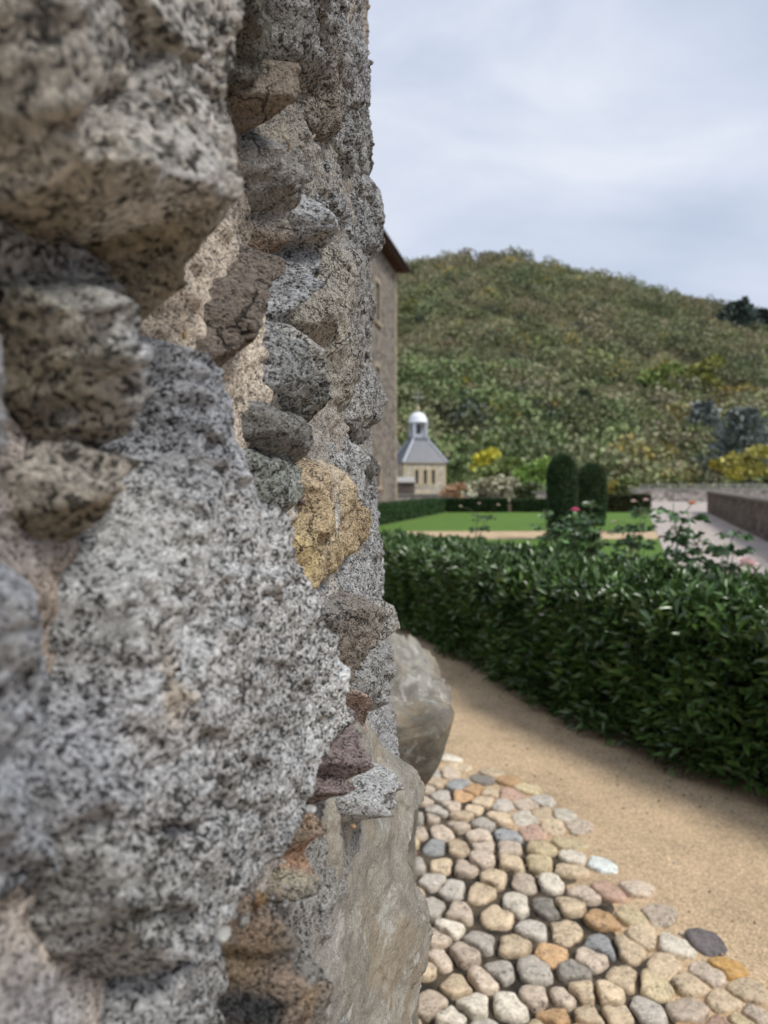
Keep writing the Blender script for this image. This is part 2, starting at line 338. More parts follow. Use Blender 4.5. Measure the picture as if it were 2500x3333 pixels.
G = (.46, .46, .455); BR = (.22, .18, .135); OC = (.38, .295, .18); PB = (.43, .39, .335)
OR = (.34, .215, .145); BL = (.045, .048, .05); WH = (.38, .37, .345)
STONES = [
 # name, label, material, tint, outline px, height mm, height ctrl, tint ctrl, chip mm, chip cell mm, edge mm, grid mm
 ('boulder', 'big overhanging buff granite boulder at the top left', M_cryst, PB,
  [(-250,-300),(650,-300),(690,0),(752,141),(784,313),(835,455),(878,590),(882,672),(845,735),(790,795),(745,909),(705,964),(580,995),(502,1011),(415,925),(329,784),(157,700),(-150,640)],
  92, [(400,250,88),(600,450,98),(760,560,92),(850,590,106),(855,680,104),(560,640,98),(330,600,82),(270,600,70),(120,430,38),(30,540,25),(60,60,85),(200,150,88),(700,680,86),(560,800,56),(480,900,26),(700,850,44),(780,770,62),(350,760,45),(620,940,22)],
  [(500,300,(.52,.49,.44)),(750,450,(.50,.475,.43)),(800,620,(.48,.45,.40)),(250,450,(.30,.26,.20)),(400,560,(.50,.47,.41)),(600,850,(.24,.21,.15)),(750,800,(.26,.225,.165)),(450,900,(.20,.175,.125)),(400,740,(.27,.235,.17)),(100,500,(.23,.19,.14)),(680,620,(.56,.55,.53)),(200,150,(.44,.41,.35)),(600,80,(.50,.48,.44))], 5, 26, 26, 1.7),  # lit face tinted lighter, left recess and olive underside tinted darker as shade
 ('dark_stone', 'dark olive stone in the recess at the top', M_rough, (.12,.115,.095),  # olive tint, darkened further for the shade under the overhang
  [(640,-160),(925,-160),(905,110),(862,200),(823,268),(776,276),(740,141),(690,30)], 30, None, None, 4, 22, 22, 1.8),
 ('angular_stone', 'angular brown stone with a sharp bright edge', M_rough, (.20,.165,.13),
  [(862,204),(901,192),(948,240),(1003,290),(1006,368),(972,396),(901,380),(831,365),(812,337),(845,266)], 58, [(900,230,34),(980,300,44),(950,370,38),(850,340,30),(900,290,40)], None, 3.5, 16, 16, 1.5),
 ('long_stone', 'long upright grey stone at the top edge of the silhouette', M_gran, (.25,.25,.25),
  [(909,-200),(1172,-200),(1172,20),(1190,60),(1187,160),(1180,240),(1172,300),(1120,350),(1090,430),(1010,420),(1008,310),(950,236),(905,170)], 22, [(940,100,34),(1060,200,26),(1170,100,15),(1170,300,18),(1050,400,30)], [(1000,100,(.24,.235,.23)),(1150,100,(.30,.30,.31)),(1050,380,(.20,.175,.145))], 6, 28, 28, 1.8),
 ('bulging_stone', 'rounded grey stone bulging out against the sky', M_gran, (.27,.27,.265),
  [(1110,340),(1180,285),(1214,355),(1220,425),(1198,462),(1190,560),(1150,575),(1105,530),(1085,440)], 22, [(1150,450,22),(1200,400,24),(1180,540,20)], None, 5, 20, 24, 1.8),
 ('brown_stone', 'brown mottled stone tucked behind the big boulder', M_rough, (.21,.18,.155),
  [(828,470),(930,445),(972,548),(982,627),(966,705),(925,784),(862,835),(803,810),(810,750),(848,690),(848,580)], 32, None, [(900,550,(.25,.24,.225)),(880,770,(.17,.12,.085))], 5, 20, 20, 1.6),
 ('grey_stone', None, M_gran, (.30,.305,.31),
  [(901,815),(987,768),(980,680),(1050,660),(1113,721),(1070,831),(1062,925),(1003,960),(925,1040),(880,1015),(866,878)], 36, None, None, 6, 24, 24, 1.7),
 ('grey_stone', None, M_gran, (.27,.27,.27),
  [(1060,500),(1150,560),(1208,540),(1212,700),(1212,790),(1140,810),(1110,725),(1035,660),(1045,580)], 24, None, None, 6, 26, 28, 1.8),
 ('tan_stone', 'tall tan lichened stone on the right flank', M_rough, (.33,.31,.27),
  [(1070,830),(1140,800),(1210,800),(1210,900),(1204,1050),(1196,1150),(1150,1240),(1112,1335),(1075,1345),(1085,1200),(1060,1100),(1008,1068),(1000,960),(1058,925)], 30, [(1050,1000,36),(1150,900,26),(1190,1050,23),(1110,1280,32)], [(1100,1000,(.34,.315,.27)),(1180,900,(.29,.28,.265)),(1100,1270,(.28,.26,.22))], 5, 30, 28, 1.8),
 ('brown_stone', 'dark brown stone hanging over the beige mortar', M_rough, (.185,.155,.13),
  [(735,925),(785,835),(854,830),(872,878),(882,1000),(874,1062),(823,1090),(784,1152),(745,1192),(697,1185),(686,1100),(688,1010),(705,965)], 42, None, None, 4, 18, 18, 1.5),
 ('round_stone', 'round grey stone with a white cap above the mortar', M_gran, (.27,.275,.275),
  [(900,1090),(987,1080),(1042,1120),(1086,1190),(1088,1253),(1052,1333),(980,1358),(922,1302),(876,1213),(882,1150)], 46, None, [(960,1250,(.34,.35,.36)),(1030,1110,WH),(1000,1200,(.22,.225,.22)),(1060,1280,(.22,.22,.21)),(920,1130,(.27,.27,.27))], 5, 17, 26, 1.5),
 ('dark_stone', 'dark grey stone sitting above the green-grey one', M_rough, (.215,.21,.195),
  [(805,1347),(862,1312),(940,1325),(1013,1370),(1030,1440),(990,1512),(925,1484),(854,1466),(805,1405)], 42, None, None, 4, 18, 20, 1.5),
 ('mossy_stone', 'green-grey speckled stone left of the ochre stone', M_gran, (.23,.24,.215),
  [(826,1462),(925,1478),(997,1527),(990,1605),(940,1670),(870,1688),(826,1629),(806,1550),(810,1496)], 36, None, None, 4, 16, 18, 1.5),
 ('ochre_stone', 'ochre yellow cracked stone in the middle of the wall', M_ochre, OC,
  [(985,1566),(1040,1508),(1097,1508),(1140,1582),(1186,1676),(1184,1770),(1100,1836),(1045,1892),(995,1944),(944,1890),(912,1825),(908,1778),(955,1723),(975,1652)], 44,
  [(1060,1540,36),(1080,1640,38),(1160,1700,46),(1150,1770,46),(1060,1720,50),(1070,1790,46),(1000,1800,40),(960,1800,34),(1000,1900,40)],
  [(1060,1560,(.36,.28,.19)),(1085,1660,(.42,.40,.36)),(1050,1680,OC),(1060,1620,(.38,.30,.20)),(1120,1690,(.40,.32,.21)),(1140,1730,OC),(1000,1820,(.43,.335,.18)),(960,1780,(.42,.30,.15)),(1100,1800,(.33,.255,.15))], 3.5, 30, 15, 1.4),
 ('boulder', 'largest speckled grey granite boulder at the middle of the wall', M_gran, G,
  [(564,1119),(619,1127),(650,1174),(690,1260),(721,1339),(768,1433),(784,1527),(831,1629),(862,1691),(886,1809),(940,1887),(1003,1958),(1035,2028),(1058,2107),(1089,2170),(1086,2210),(1132,2275),(1090,2350),(1031,2450),(970,2546),(909,2659),(839,2799),(787,2887),(743,2957),(699,3012),(612,3088),(437,3149),(300,3080),(230,2950),(200,2800),(175,2537),(200,2250),(212,2076),(227,1919),(313,1762),(368,1645),(439,1550),(501,1449),(549,1339),(556,1213)],
  64, [(600,1200,48),(650,1400,56),(700,1700,62),(850,1900,68),(1000,2100,76),(1100,2270,80),(950,2500,76),(800,2750,74),(600,2300,70),(400,2000,52),(300,2300,50),(300,2700,56),(500,2900,64),(680,2980,66),(450,1650,42)],
  [(650,1300,(.30,.31,.33)),(500,1700,(.40,.40,.39)),(700,2000,G),(1040,2150,(.50,.50,.49)),(500,2300,(.42,.42,.42)),(800,2600,(.38,.38,.375)),(350,2400,(.37,.375,.39)),(400,2900,(.34,.335,.32)),(620,2150,(.42,.42,.41)),(560,2260,(.44,.38,.31)),(640,2300,(.42,.41,.40)),(480,1950,(.46,.46,.45)),(560,2500,(.44,.44,.44))], 5, 18, 20, 1.5),
 ('lichened_stone', 'knobbly yellowish lichened stone at the left', M_cryst, (.30,.275,.215),
  [(150,990),(376,930),(450,1010),(505,1035),(549,1104),(566,1160),(552,1253),(543,1372),(470,1382),(313,1366),(196,1374),(150,1290),(120,1237),(110,1120),(90,1010)], 72,
  [(300,1000,58),(480,1100,82),(540,1250,80),(350,1250,84),(200,1250,66),(450,1350,60),(150,1100,50)],
  [(300,1100,(.36,.33,.25)),(350,1250,(.46,.41,.29)),(540,1180,(.50,.51,.53)),(538,1250,(.46,.47,.48)),(490,1180,(.34,.32,.26)),(480,1260,(.33,.30,.235)),(420,1200,(.37,.335,.25)),(250,1330,(.21,.185,.14)),(450,1340,(.27,.235,.18)),(200,1150,(.36,.33,.27))], 10, 12, 34, 1.8),
 ('tan_stone', 'blurred pinkish tan stone under the lichened one', M_cryst, (.33,.29,.24),
  [(170,1449),(298,1436),(392,1460),(466,1496),(439,1550),(380,1650),(355,1690),(274,1745),(204,1720),(133,1680),(85,1645),(90,1566),(145,1503)], 54, None, [(300,1550,PB),(150,1660,(.22,.12,.06)),(200,1480,WH),(330,1680,(.30,.26,.19))], 8, 18, 22, 1.8),
 ('grey_stone', 'pale blurred boulder at the bottom left edge', M_gran, (.33,.34,.36),
  [(-220,1850),(60,1880),(120,1960),(150,2150),(195,2400),(205,2700),(180,2850),(60,2950),(20,3000),(-150,3050),(-250,2500)], 50, None, None, 8, 30, 24, 2.2),
 ('grey_stone', 'light blurred stone tucked under the overhanging boulder', M_cryst, (.33,.33,.33),
  [(-220,690),(80,730),(200,790),(330,860),(400,970),(300,1000),(120,980),(20,1020),(-220,1010)], 28, None, [(100,900,(.36,.33,.30)),(330,930,(.34,.34,.35))], 7, 26, 22, 2.0),
 ('grey_stone', 'whitish stone at the left edge halfway up', M_cryst, (.40,.40,.41),
  [(-220,1200),(30,1260),(75,1400),(80,1560),(60,1750),(-200,1800)], 34, None, None, 7, 26, 22, 2.2),
 ('grey_stone', 'grey granite stone at the bottom edge', M_gran, (.33,.33,.325),
  [(400,3190),(560,3105),(740,3085),(765,3250),(755,3500),(380,3500)], 62, None, None, 5, 24, 20, 1.8),
 ('rusty_stone', 'dark stone streaked with orange rust at the bottom', M_rough, (.17,.155,.135),
  [(756,3060),(825,2985),(874,2970),(953,2970),(1014,3044),(1070,3123),(1082,3250),(1080,3480),(760,3480),(752,3200)], 96,
  [(820,3020,78),(920,3020,100),(1000,3120,108),(1040,3300,104),(900,3300,90),(800,3200,76),(940,3180,104),(860,3150,84)],
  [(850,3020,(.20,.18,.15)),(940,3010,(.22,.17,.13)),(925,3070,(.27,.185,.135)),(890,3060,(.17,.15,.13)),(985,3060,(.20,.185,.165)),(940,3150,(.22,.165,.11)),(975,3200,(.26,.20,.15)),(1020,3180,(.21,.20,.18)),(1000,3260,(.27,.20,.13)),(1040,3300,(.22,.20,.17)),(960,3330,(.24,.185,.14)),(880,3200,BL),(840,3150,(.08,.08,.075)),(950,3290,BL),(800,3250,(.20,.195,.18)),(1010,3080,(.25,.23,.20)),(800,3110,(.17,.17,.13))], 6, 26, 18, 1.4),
 ('rusty_stone', 'stone with an orange edge and a black flank', M_rough, (.24,.225,.20),
  [(966,2712),(996,2634),(1058,2646),(1101,2747),(1113,2800),(1096,2887),(1049,2934),(961,2943),(896,2917),(920,2869),(945,2790)], 92,
  [(1000,2680,72),(1060,2680,96),(1090,2790,104),(1040,2800,88),(960,2850,76),(1070,2890,92),(940,2910,74)],
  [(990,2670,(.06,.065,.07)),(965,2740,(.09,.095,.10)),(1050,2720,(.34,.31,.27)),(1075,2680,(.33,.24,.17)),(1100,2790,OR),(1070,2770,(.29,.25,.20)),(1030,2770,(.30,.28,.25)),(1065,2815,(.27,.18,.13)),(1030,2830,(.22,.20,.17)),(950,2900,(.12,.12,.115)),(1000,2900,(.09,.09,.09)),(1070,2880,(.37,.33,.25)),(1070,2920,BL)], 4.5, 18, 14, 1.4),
 ('purple_stone', 'dull purple red stone beside the big boulder', M_rough, (.215,.145,.135),
  [(1098,2330),(1145,2306),(1187,2353),(1180,2467),(1148,2556),(1084,2608),(1045,2600),(1060,2493),(1080,2388)], 92, None, [(1130,2340,(.35,.33,.32)),(1120,2450,(.25,.195,.185)),(1080,2570,(.20,.15,.13)),(1150,2500,(.24,.19,.18))], 4.5, 16, 20, 1.4),
 ('cement_lump', 'crusty white lump of mortar on the smooth slab', M_mort, (.43,.43,.42),
  [(1098,2600),(1160,2537),(1212,2486),(1240,2590),(1254,2672),(1197,2650),(1127,2664)], 84, None, None, 7, 11, 14, 1.4),
 ('brown_stone', 'rough brownish stone below the ochre one', M_rough, (.225,.20,.175),
  [(1028,1975),(1097,1946),(1170,1997),(1188,2060),(1174,2138),(1155,2225),(1120,2245),(1088,2175),(1055,2100)], 52, None, [(1100,2000,(.26,.245,.225)),(1120,2150,(.22,.185,.15))], 5, 15, 20, 1.5),
 ('flank_stone', 'tall pale grey stone along the right flank', M_gran, (.33,.33,.325),
  [(1090,1425),(1150,1440),(1192,1480),(1218,1600),(1228,1800),(1236,1960),(1226,2090),(1190,2200),(1165,2010),(1110,1945),(1010,1960),(1040,1900),(1120,1820),(1120,1700),(1100,1560)], 34, [(1150,1500,28),(1190,1650,28),(1210,1850,36),(1210,2000,42),(1080,1900,36)], None, 5, 20, 26, 1.8),
 ('small_stone', 'small dark stone jutting at the right flank', M_rough, (.17,.16,.145), [(1118,1372),(1160,1366),(1186,1400),(1180,1436),(1140,1440),(1112,1410)], 26, None, None, 3, 12, 14, 1.5),
 ('small_stone', 'lower small dark stone jutting at the right flank', M_rough, (.16,.155,.145), [(1160,1470),(1196,1476),(1212,1520),(1200,1560),(1170,1545),(1150,1510)], 32, None, None, 3, 12, 14, 1.5),
 ('flank_stone', None, M_gran, (.30,.295,.28), [(1150,1250),(1190,1150),(1216,1200),(1214,1290),(1190,1370),(1130,1372),(1110,1340)], 28, None, None, 4, 16, 18, 1.6),
 ('small_stone', 'pale pebbly stone low on the right flank', M_gran, (.33,.32,.29), [(1215,1940),(1250,1975),(1268,2030),(1262,2080),(1225,2100),(1200,2040)], 52, None, None, 3, 12, 16, 1.6),
 ('pinkish_stone', 'flesh coloured stone above the smooth slab', M_rough, (.36,.27,.225), [(1140,2250),(1180,2240),(1210,2290),(1206,2380),(1190,2420),(1170,2350)], 70, None, None, 3, 12, 14, 1.5),
 ('grey_stone', 'crusty grey stone above the smooth slab', M_mort, (.34,.335,.32), [(1130,2190),(1190,2150),(1232,2120),(1238,2240),(1228,2330),(1200,2300),(1150,2270)], 64, None, None, 6, 13, 16, 1.6),
 ('plinth_slab', 'smooth weathered sandstone slab at the foot of the wall', M_sand, (.265,.245,.21),
  [(1190,2330),(1267,2336),(1337,2406),(1362,2520),(1400,2659),(1405,2782),(1392,2904),(1362,3018),(1362,3149),(1350,3300),(1345,3560),(1110,3560),(1075,3150),(1066,2974),(1095,2850),(1110,2747),(1130,2668),(1190,2600),(1175,2450)],
  112, [(1240,2340,50),(1300,2400,68),(1337,2420,75),(1362,2520,84),(1398,2659,98),(1403,2782,102),(1390,2904,98),(1355,3018,86),(1346,3300,84),(1346,3500,82),(1150,2760,70),(1110,2900,70),(1130,3000,72),(1110,3200,72),(1190,2450,56),(1200,2580,62),(1250,2900,88),(1230,2700,82),(1200,3300,78)],
  [(1250,2450,(.30,.29,.26)),(1350,2600,(.30,.28,.24)),(1220,2900,(.32,.275,.19)),(1200,2800,(.33,.28,.20)),(1250,3200,(.27,.255,.23)),(1140,3200,(.38,.38,.37)),(1160,3050,(.30,.29,.27)),(1350,3000,(.27,.25,.21))], 2.6, 34, 34, 1.8),
]
def stone_mesh(name, label, mat, tint, pts, h, hc, tc_, chip, chipc, edge, grid, parent=tower, seed=0):
    pts = np.array([p[:2] for p in pts], float); cen = pts.mean(0); h = h/1000
    P = []
    for p in pts:
        d = p-cen; nx = d[0]/(np.linalg.norm(d)+1e-6); m0 = min(mort_px(p[0], p[1]), h*.9); w = svh(p[0], p[1], m0+(h-m0)*(.5+.45*nx)); P.append((w[0]+(.06*sstep(0, .4, np.array(nx)) if p[0] > (1160 if p[1] < 2200 else 1225) else 0), w[1]))
    P = np.array(P)
    Q = []                                                    # one round of corner cutting
    for i in range(len(P)): a, b = P[i], P[(i+1) % len(P)]; Q += [a*.82+b*.18, a*.18+b*.82]
    P = np.array(Q); g = grid/1000; mg = .014
    s0, v0 = P.min(0)-mg; s1, v1 = P.max(0)+mg
    ss = np.arange(s0, s1, g); vs = np.arange(v0, v1, g); S, Vv = np.meshgrid(ss, vs); S = S.ravel(); Vv = Vv.ravel()
    C3 = np.stack([S, Vv, S*0+seed*3.1], 1)
    sw = S+.006*perlin(C3, .035, seed)+.003*perlin(C3, .012, seed+5); vw = Vv+.006*perlin(C3, .035, seed+9)+.003*perlin(C3, .012, seed+3)
    d = poly_sd(sw, vw, P)+edge/1000*.55
    H = idw(S, Vv, [(*svh(a, b, c/1000), c/1000) for a, b, c in hc], 2.6, 1.5e-4 if mat is not M_sand else 4e-4) if hc else np.full(S.shape, h)
    if hc and mat is M_sand:
        ty = np.array([2250, 2336, 2406, 2520, 2659, 2782, 2904, 3018, 3149, 3300, 3600]); th_ = np.array([38, 49, 74, 84, 99, 102, 97, 85, 84, 82, 80])/1000+.011
        tv_ = 1.5-(ty-1570)/2400*.83; Hr = np.interp(Vv+.01*perlin(C3, .09, 3), tv_[::-1], th_[::-1]); H = .064+(Hr-.064)*sstep(-.44, -.17, S)
    if not hc:
        t = RNG.normal(size=2)*.12; H = H+(S-P[:, 0].mean())*t[0]+(Vv-P[:, 1].mean())*t[1]
    t = np.clip(d/(edge/1000), 0, 1); prof = .45*(1-(1-t)**1.9)**(1/1.35)+.55*np.clip(t*1.12, 0, 1)
    big = chip/1000
    H = H+fbm(C3, .07, 3, .5, seed+1)*big*1.3
    f1, f2, rv, ox, oy = worley(sw, vw, chipc/1000, seed+2)
    H = H+(rv[:, 0]*.6+(ox*rv[:, 1]+oy*rv[:, 2])*.9)*big*.62
    f1, f2, rv, ox, oy = worley(sw+.4, vw, chipc/1000*.36, seed+3)
    H = H+(rv[:, 0]*.5+(ox*rv[:, 1]+oy*rv[:, 2])*.9)*big*.30
    if mat is not M_sand:       # broken planes and fracture lines
        f1, f2, rv, ox, oy = worley(sw*1.0+.007*perlin(C3, .03, 77), vw*.8, chipc/1000*2.3, seed+4)
        H = H+(rv[:, 0]*.5+(ox*rv[:, 1]+oy*rv[:, 2])*1.5)*big*.95
        rg = 1-np.abs(perlin(C3, .045, seed+12))*2.2; H = H-np.clip(rg-.72, 0, 1)*big*2.2
    H = H+fbm(C3, .009, 3, .6, seed+7)*big*.42
    base = mortar(S, Vv)-.012; H = np.maximum(H, base+.010)
    hh = np.where(d > 0, base+(H-base)*prof, base)
    keep = d > -.006
    nx, ny = len(ss), len(vs); i = (np.arange(ny-1)[:, None]*nx+np.arange(nx-1)[None]).ravel()
    F = np.stack([i, i+1, i+1+nx, i+nx], 1); F = F[keep[F].all(1)]
    used = np.unique(F); rm = np.full(len(S), -1); rm[used] = np.arange(len(used)); F = rm[F]
    V = to_xyz(S[used], Vv[used], hh[used])
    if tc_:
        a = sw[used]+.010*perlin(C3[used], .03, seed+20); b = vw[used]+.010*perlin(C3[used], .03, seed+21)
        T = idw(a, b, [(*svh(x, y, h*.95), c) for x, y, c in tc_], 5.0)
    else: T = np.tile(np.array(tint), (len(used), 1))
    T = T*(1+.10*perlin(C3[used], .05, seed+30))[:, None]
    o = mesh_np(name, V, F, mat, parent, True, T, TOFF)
    if label: o['label'] = label
    return o
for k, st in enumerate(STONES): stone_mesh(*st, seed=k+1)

# mortar core with rubble courses of its own outside the part seen close up
def build_core():
    ss = np.concatenate([np.linspace(-6.2, -2.5, 70)[:-1], np.arange(-2.5, -.95, .02), np.arange(-.95, .40, .0027), np.arange(.40, .9, .006), np.arange(.9, 2.5, .02), np.linspace(2.5, 6.2, 70)])
    vs = np.concatenate([np.arange(-.05, .66, .02), np.arange(.66, 2.3, .0027), np.arange(2.3, 5.2, .02)])
    S, Vv = np.meshgrid(ss, vs); S = S.ravel(); Vv = Vv.ravel(); C3 = np.stack([S, Vv, S*0], 1)
    X = to_xyz(S, Vv, np.zeros(len(S)))
    px = CX0+FPX*X[:, 0]/np.maximum(X[:, 1], .05); py = HORY-FPX*(X[:, 2]-EYE)/np.maximum(X[:, 1], .05)
    inside = sstep(-420, -230, px)*sstep(-420, -300, py)*(1-sstep(3450, 3700, py))*(1-sstep(.75, 1.0, S))*(X[:, 1] > .1)
    mh = mortar(S, Vv)
    near = np.clip(1-np.abs(S)/1.6, 0, 1)
    # gritty, pebbly mortar
    fine = fbm(C3, .012, 3, .6, 3)*.0030+fbm(C3, .05, 3, .5, 4)*.007
    f1, f2, rv, ox, oy = worley(S+.004*perlin(C3, .01, 8), Vv, .013, 4)
    grit = np.where(rv[:, 0] > .25, np.clip(.42-f1, 0, 1)*.011, 0)
    h_in = mh+fine+grit
    # rubble stones elsewhere
    sw = S+.05*perlin(C3, .18, 41); vw = (Vv+.05*perlin(C3, .18, 42))*1.35
    f1, f2, rv, ox, oy = worley(sw, vw, .24, 5)
    e_ = f2-f1; hb = .065*sstep(.03, .30, e_)*(1+.5*rv[:, 0])+fbm(C3, .06, 3, .55, 6)*.012+(ox*rv[:, 1]+oy*rv[:, 2])*.02
    h_out = np.clip(hb, -.01, .13)+fine
    h = h_in*inside+h_out*(1-inside)
    h = h+.22*sstep(.62, .0, Vv)**2*(1-inside)            # splayed foot
    tb = [(780,1300,(.64,.555,.455)),(720,1080,(.58,.50,.41)),(850,1150,(.64,.555,.455)),(950,1720,(.48,.44,.39)),(900,1780,(.50,.45,.40)),(880,1400,(.60,.52,.43)),(1000,480,(.30,.275,.24)),(830,330,(.16,.14,.12)),(1050,560,(.32,.30,.27)),(1000,1450,(.34,.315,.28)),  # mortar in the recess beside the overhang is darkened to paint deep shade
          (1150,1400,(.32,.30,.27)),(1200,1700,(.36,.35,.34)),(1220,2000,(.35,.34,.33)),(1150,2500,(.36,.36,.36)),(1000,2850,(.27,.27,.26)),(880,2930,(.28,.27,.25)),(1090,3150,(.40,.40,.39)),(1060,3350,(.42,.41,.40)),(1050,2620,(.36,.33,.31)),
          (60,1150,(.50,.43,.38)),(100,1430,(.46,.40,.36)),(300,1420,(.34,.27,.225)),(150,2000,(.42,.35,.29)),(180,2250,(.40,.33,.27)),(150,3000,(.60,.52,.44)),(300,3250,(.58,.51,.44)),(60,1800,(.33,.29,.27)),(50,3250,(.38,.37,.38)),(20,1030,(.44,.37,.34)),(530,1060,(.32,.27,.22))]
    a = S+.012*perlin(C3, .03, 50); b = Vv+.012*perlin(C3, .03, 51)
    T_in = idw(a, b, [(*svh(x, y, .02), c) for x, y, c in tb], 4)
    pal = np.array([(.30,.30,.30),(.27,.26,.24),(.22,.19,.16),(.33,.29,.22),(.33,.33,.34),(.18,.17,.155)])
    cid = ((rv[:, 2]*.5+.5)*5.99).astype(int); w = sstep(.05, .12, e_)[:, None]
    T_out = pal[cid]*w+np.array((.40,.36,.31))*(1-w)
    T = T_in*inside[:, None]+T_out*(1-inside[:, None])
    V = to_xyz(S, Vv, h); nx, ny = len(ss), len(vs); i = (np.arange(ny-1)[:, None]*nx+np.arange(nx-1)[None]).ravel()
    F = np.stack([i, i+1, i+1+nx, i+nx], 1)
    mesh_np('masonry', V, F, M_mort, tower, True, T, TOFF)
    m = MB(); m.lathe([(1.9, 5.1), (2.12, 5.12), (2.14, 5.3), (1.9, 5.32)], 64); m.build('coping', M_sand, tower)
build_core()

def lump(c, r, seed, n=2, squash=(1, 1, 1), amp=.18, sub=3):
    """rounded irregular pebble: returns V, F"""
    import bmesh
    bm = bmesh.new(); bmesh.ops.create_icosphere(bm, subdivisions=sub, radius=1)
    V = np.array([v.co[:] for v in bm.verts]); F = np.array([[v.index for v in f.verts] for f in bm.faces]); bm.free()
    V = V*(1+amp*perlin(V, .9, seed)+amp*.4*perlin(V, .35, seed+3))[:, None]
    return V*np.array(squash)*r+np.array(c), F
def wall_pebble(px, py, h, rpx, tint, sq=(1, 1, .8), label=None, mat=None, name='pebble', seed=1, amp=.18):
    s, v = svh(px, py, h); X = to_xyz(np.array([s]), np.array([v]), np.array([h]))[0]
    r = rpx/FPX*X[1]; V, F = lump(X, r, seed, squash=sq, amp=amp)
    o = mesh_np(name, V, F, mat or M_cob, tower, True, tint, TOFF)
    if label: o['label'] = label
wall_pebble(725, 3040, .078, 32, (.30,.295,.275), (.8, 1.3, .55), 'white pebble under the big boulder', seed=3, amp=.3)
wall_pebble(1010, 2634, .092, 24, (.36,.35,.33), (.8, 1.2, .35), 'flat white pebble on the black stone', seed=4)
wall_pebble(838, 2930, .074, 26, (.20,.12,.06), (.7, .8, 1), 'rust brown chip in the mortar', M_rough, 'chip', 5, .4)
wall_pebble(862, 2925, .074, 16, (.30,.22,.12), (.7, .8, 1.2), None, M_rough, 'chip', 6, .4)
wall_pebble(796, 2996, .074, 24, (.24,.23,.21), (.7, 1.2, .7), mat=M_rough, seed=7, amp=.3)
wall_pebble(928, 2944, .080, 15, (.34,.33,.31), (.7, 1.2, .6), mat=M_rough, seed=8, amp=.3)
wall_pebble(1049, 2962, .078, 14, (.34,.34,.33), (.7, 1, 1.5), mat=M_rough, seed=9, amp=.3)
wall_pebble(980, 1634, .030, 13, (.09,.07,.065), (1, 1, .8), 'small dark pebble beside the ochre stone', seed=10)
wall_pebble(1150, 2690, .092, 9, (.35,.22,.12), seed=11)
wall_pebble(1128, 2245, .060, 16, (.30,.27,.21), (1, 1, 1), mat=M_rough, seed=12, amp=.4)
wall_pebble(1180, 1190, .068, 12, (.4,.38,.35), seed=13)
wall_pebble(600, 1092, .030, 12, (.33,.23,.10), (.6, .6, 1.3), None, M_rough, 'chip', 14, .3)
for i in range(18):
    px = random.uniform(860, 1080); py = random.uniform(2860, 3060); 
    wall_pebble(px, py, .070+.0001*(px-860), random.uniform(4, 9), random.choice([(.32,.31,.30),(.26,.24,.21),(.30,.28,.25)]), mat=M_rough, seed=20+i, amp=.45)
# stray rootlets caught in the crevice
def wall_wire(pts, r, tint_mat, name='rootlet'):
    m = MB(); m.tube([to_xyz(np.array([svh(a, b, h)[0]]), np.array([svh(a, b, h)[1]]), np.array([h]))[0]-np.array(TOFF) for a, b, h in pts], r, 5); m.build(name, tint_mat, tower, True)
M_straw = flat_mat('dry_straw', (.42, .36, .25), .8)
wall_wire([(922,440,.05),(935,452,.055),(942,470,.056),(938,490,.05)], .0009, M_straw)
wall_wire([(890,420,.045),(915,430,.055),(925,400,.05)], .0004, M_straw)
wall_wire([(872,452,.035),(890,440,.05),(912,428,.052),(930,420,.05)], .0003, M_straw)

# ------------------------------------------------------------------ guard stone behind the slab
def guard_stone():
    cx, cy = -.055, 2.05
    o = empty('guard_stone', (cx, cy, 0)); tag(o, 'weathered stone guard post with a bulging lichened head beside the tower foot', 'guard stone')
    n = 96; prof = [(.15, 0), (.145, .3), (.14, .55), (.15, .66), (.178, .74), (.210, .80), (.228, .86), (.234, .90), (.228, .935), (.195, .975), (.13, 1.015), (.07, 1.04), (0, 1.05)]
    zs = np.linspace(0, 1, 120); pr = np.array(prof); tt = np.linspace(0, 1, len(pr)); rr = np.interp(zs, tt, pr[:, 0]); zz = np.interp(zs, tt, pr[:, 1])
    A = np.linspace(0, 2*np.pi, n, endpoint=False); RR, AA = np.meshgrid(rr, A, indexing='ij'); ZZ = np.repeat(zz[:, None], n, 1)
    sq = 1/(np.abs(np.cos(AA))**6+np.abs(np.sin(AA))**6)**(1/6)*(.97)
    V = np.stack([RR*sq*np.cos(AA), RR*1.35*sq*np.sin(AA), ZZ], -1).reshape(-1, 3)
    nn = fbm(V, .15, 6, .62, 77)*.017; nrm = V/np.linalg.norm(V*np.array([1, 1, .2])+1e-6, axis=1)[:, None]
    V = V+nrm*nn[:, None]*np.array([1, 1, .6])
    i = (np.arange(119)[:, None]*n+np.arange(n)[None]); j = (np.arange(119)[:, None]*n+(np.arange(n)+1)[None] % n)
    F = np.stack([i.ravel(), j.ravel(), (j+n).ravel(), (i+n).ravel()], 1)
    top = sstep(.9, 1.02, V[:, 2])[:, None]; T = np.array((.17, .155, .125))*(1-top)+np.array((.28, .265, .23))*top
    mesh_np('shaft', V, F, M_sand, o, True, T)
guard_stone()

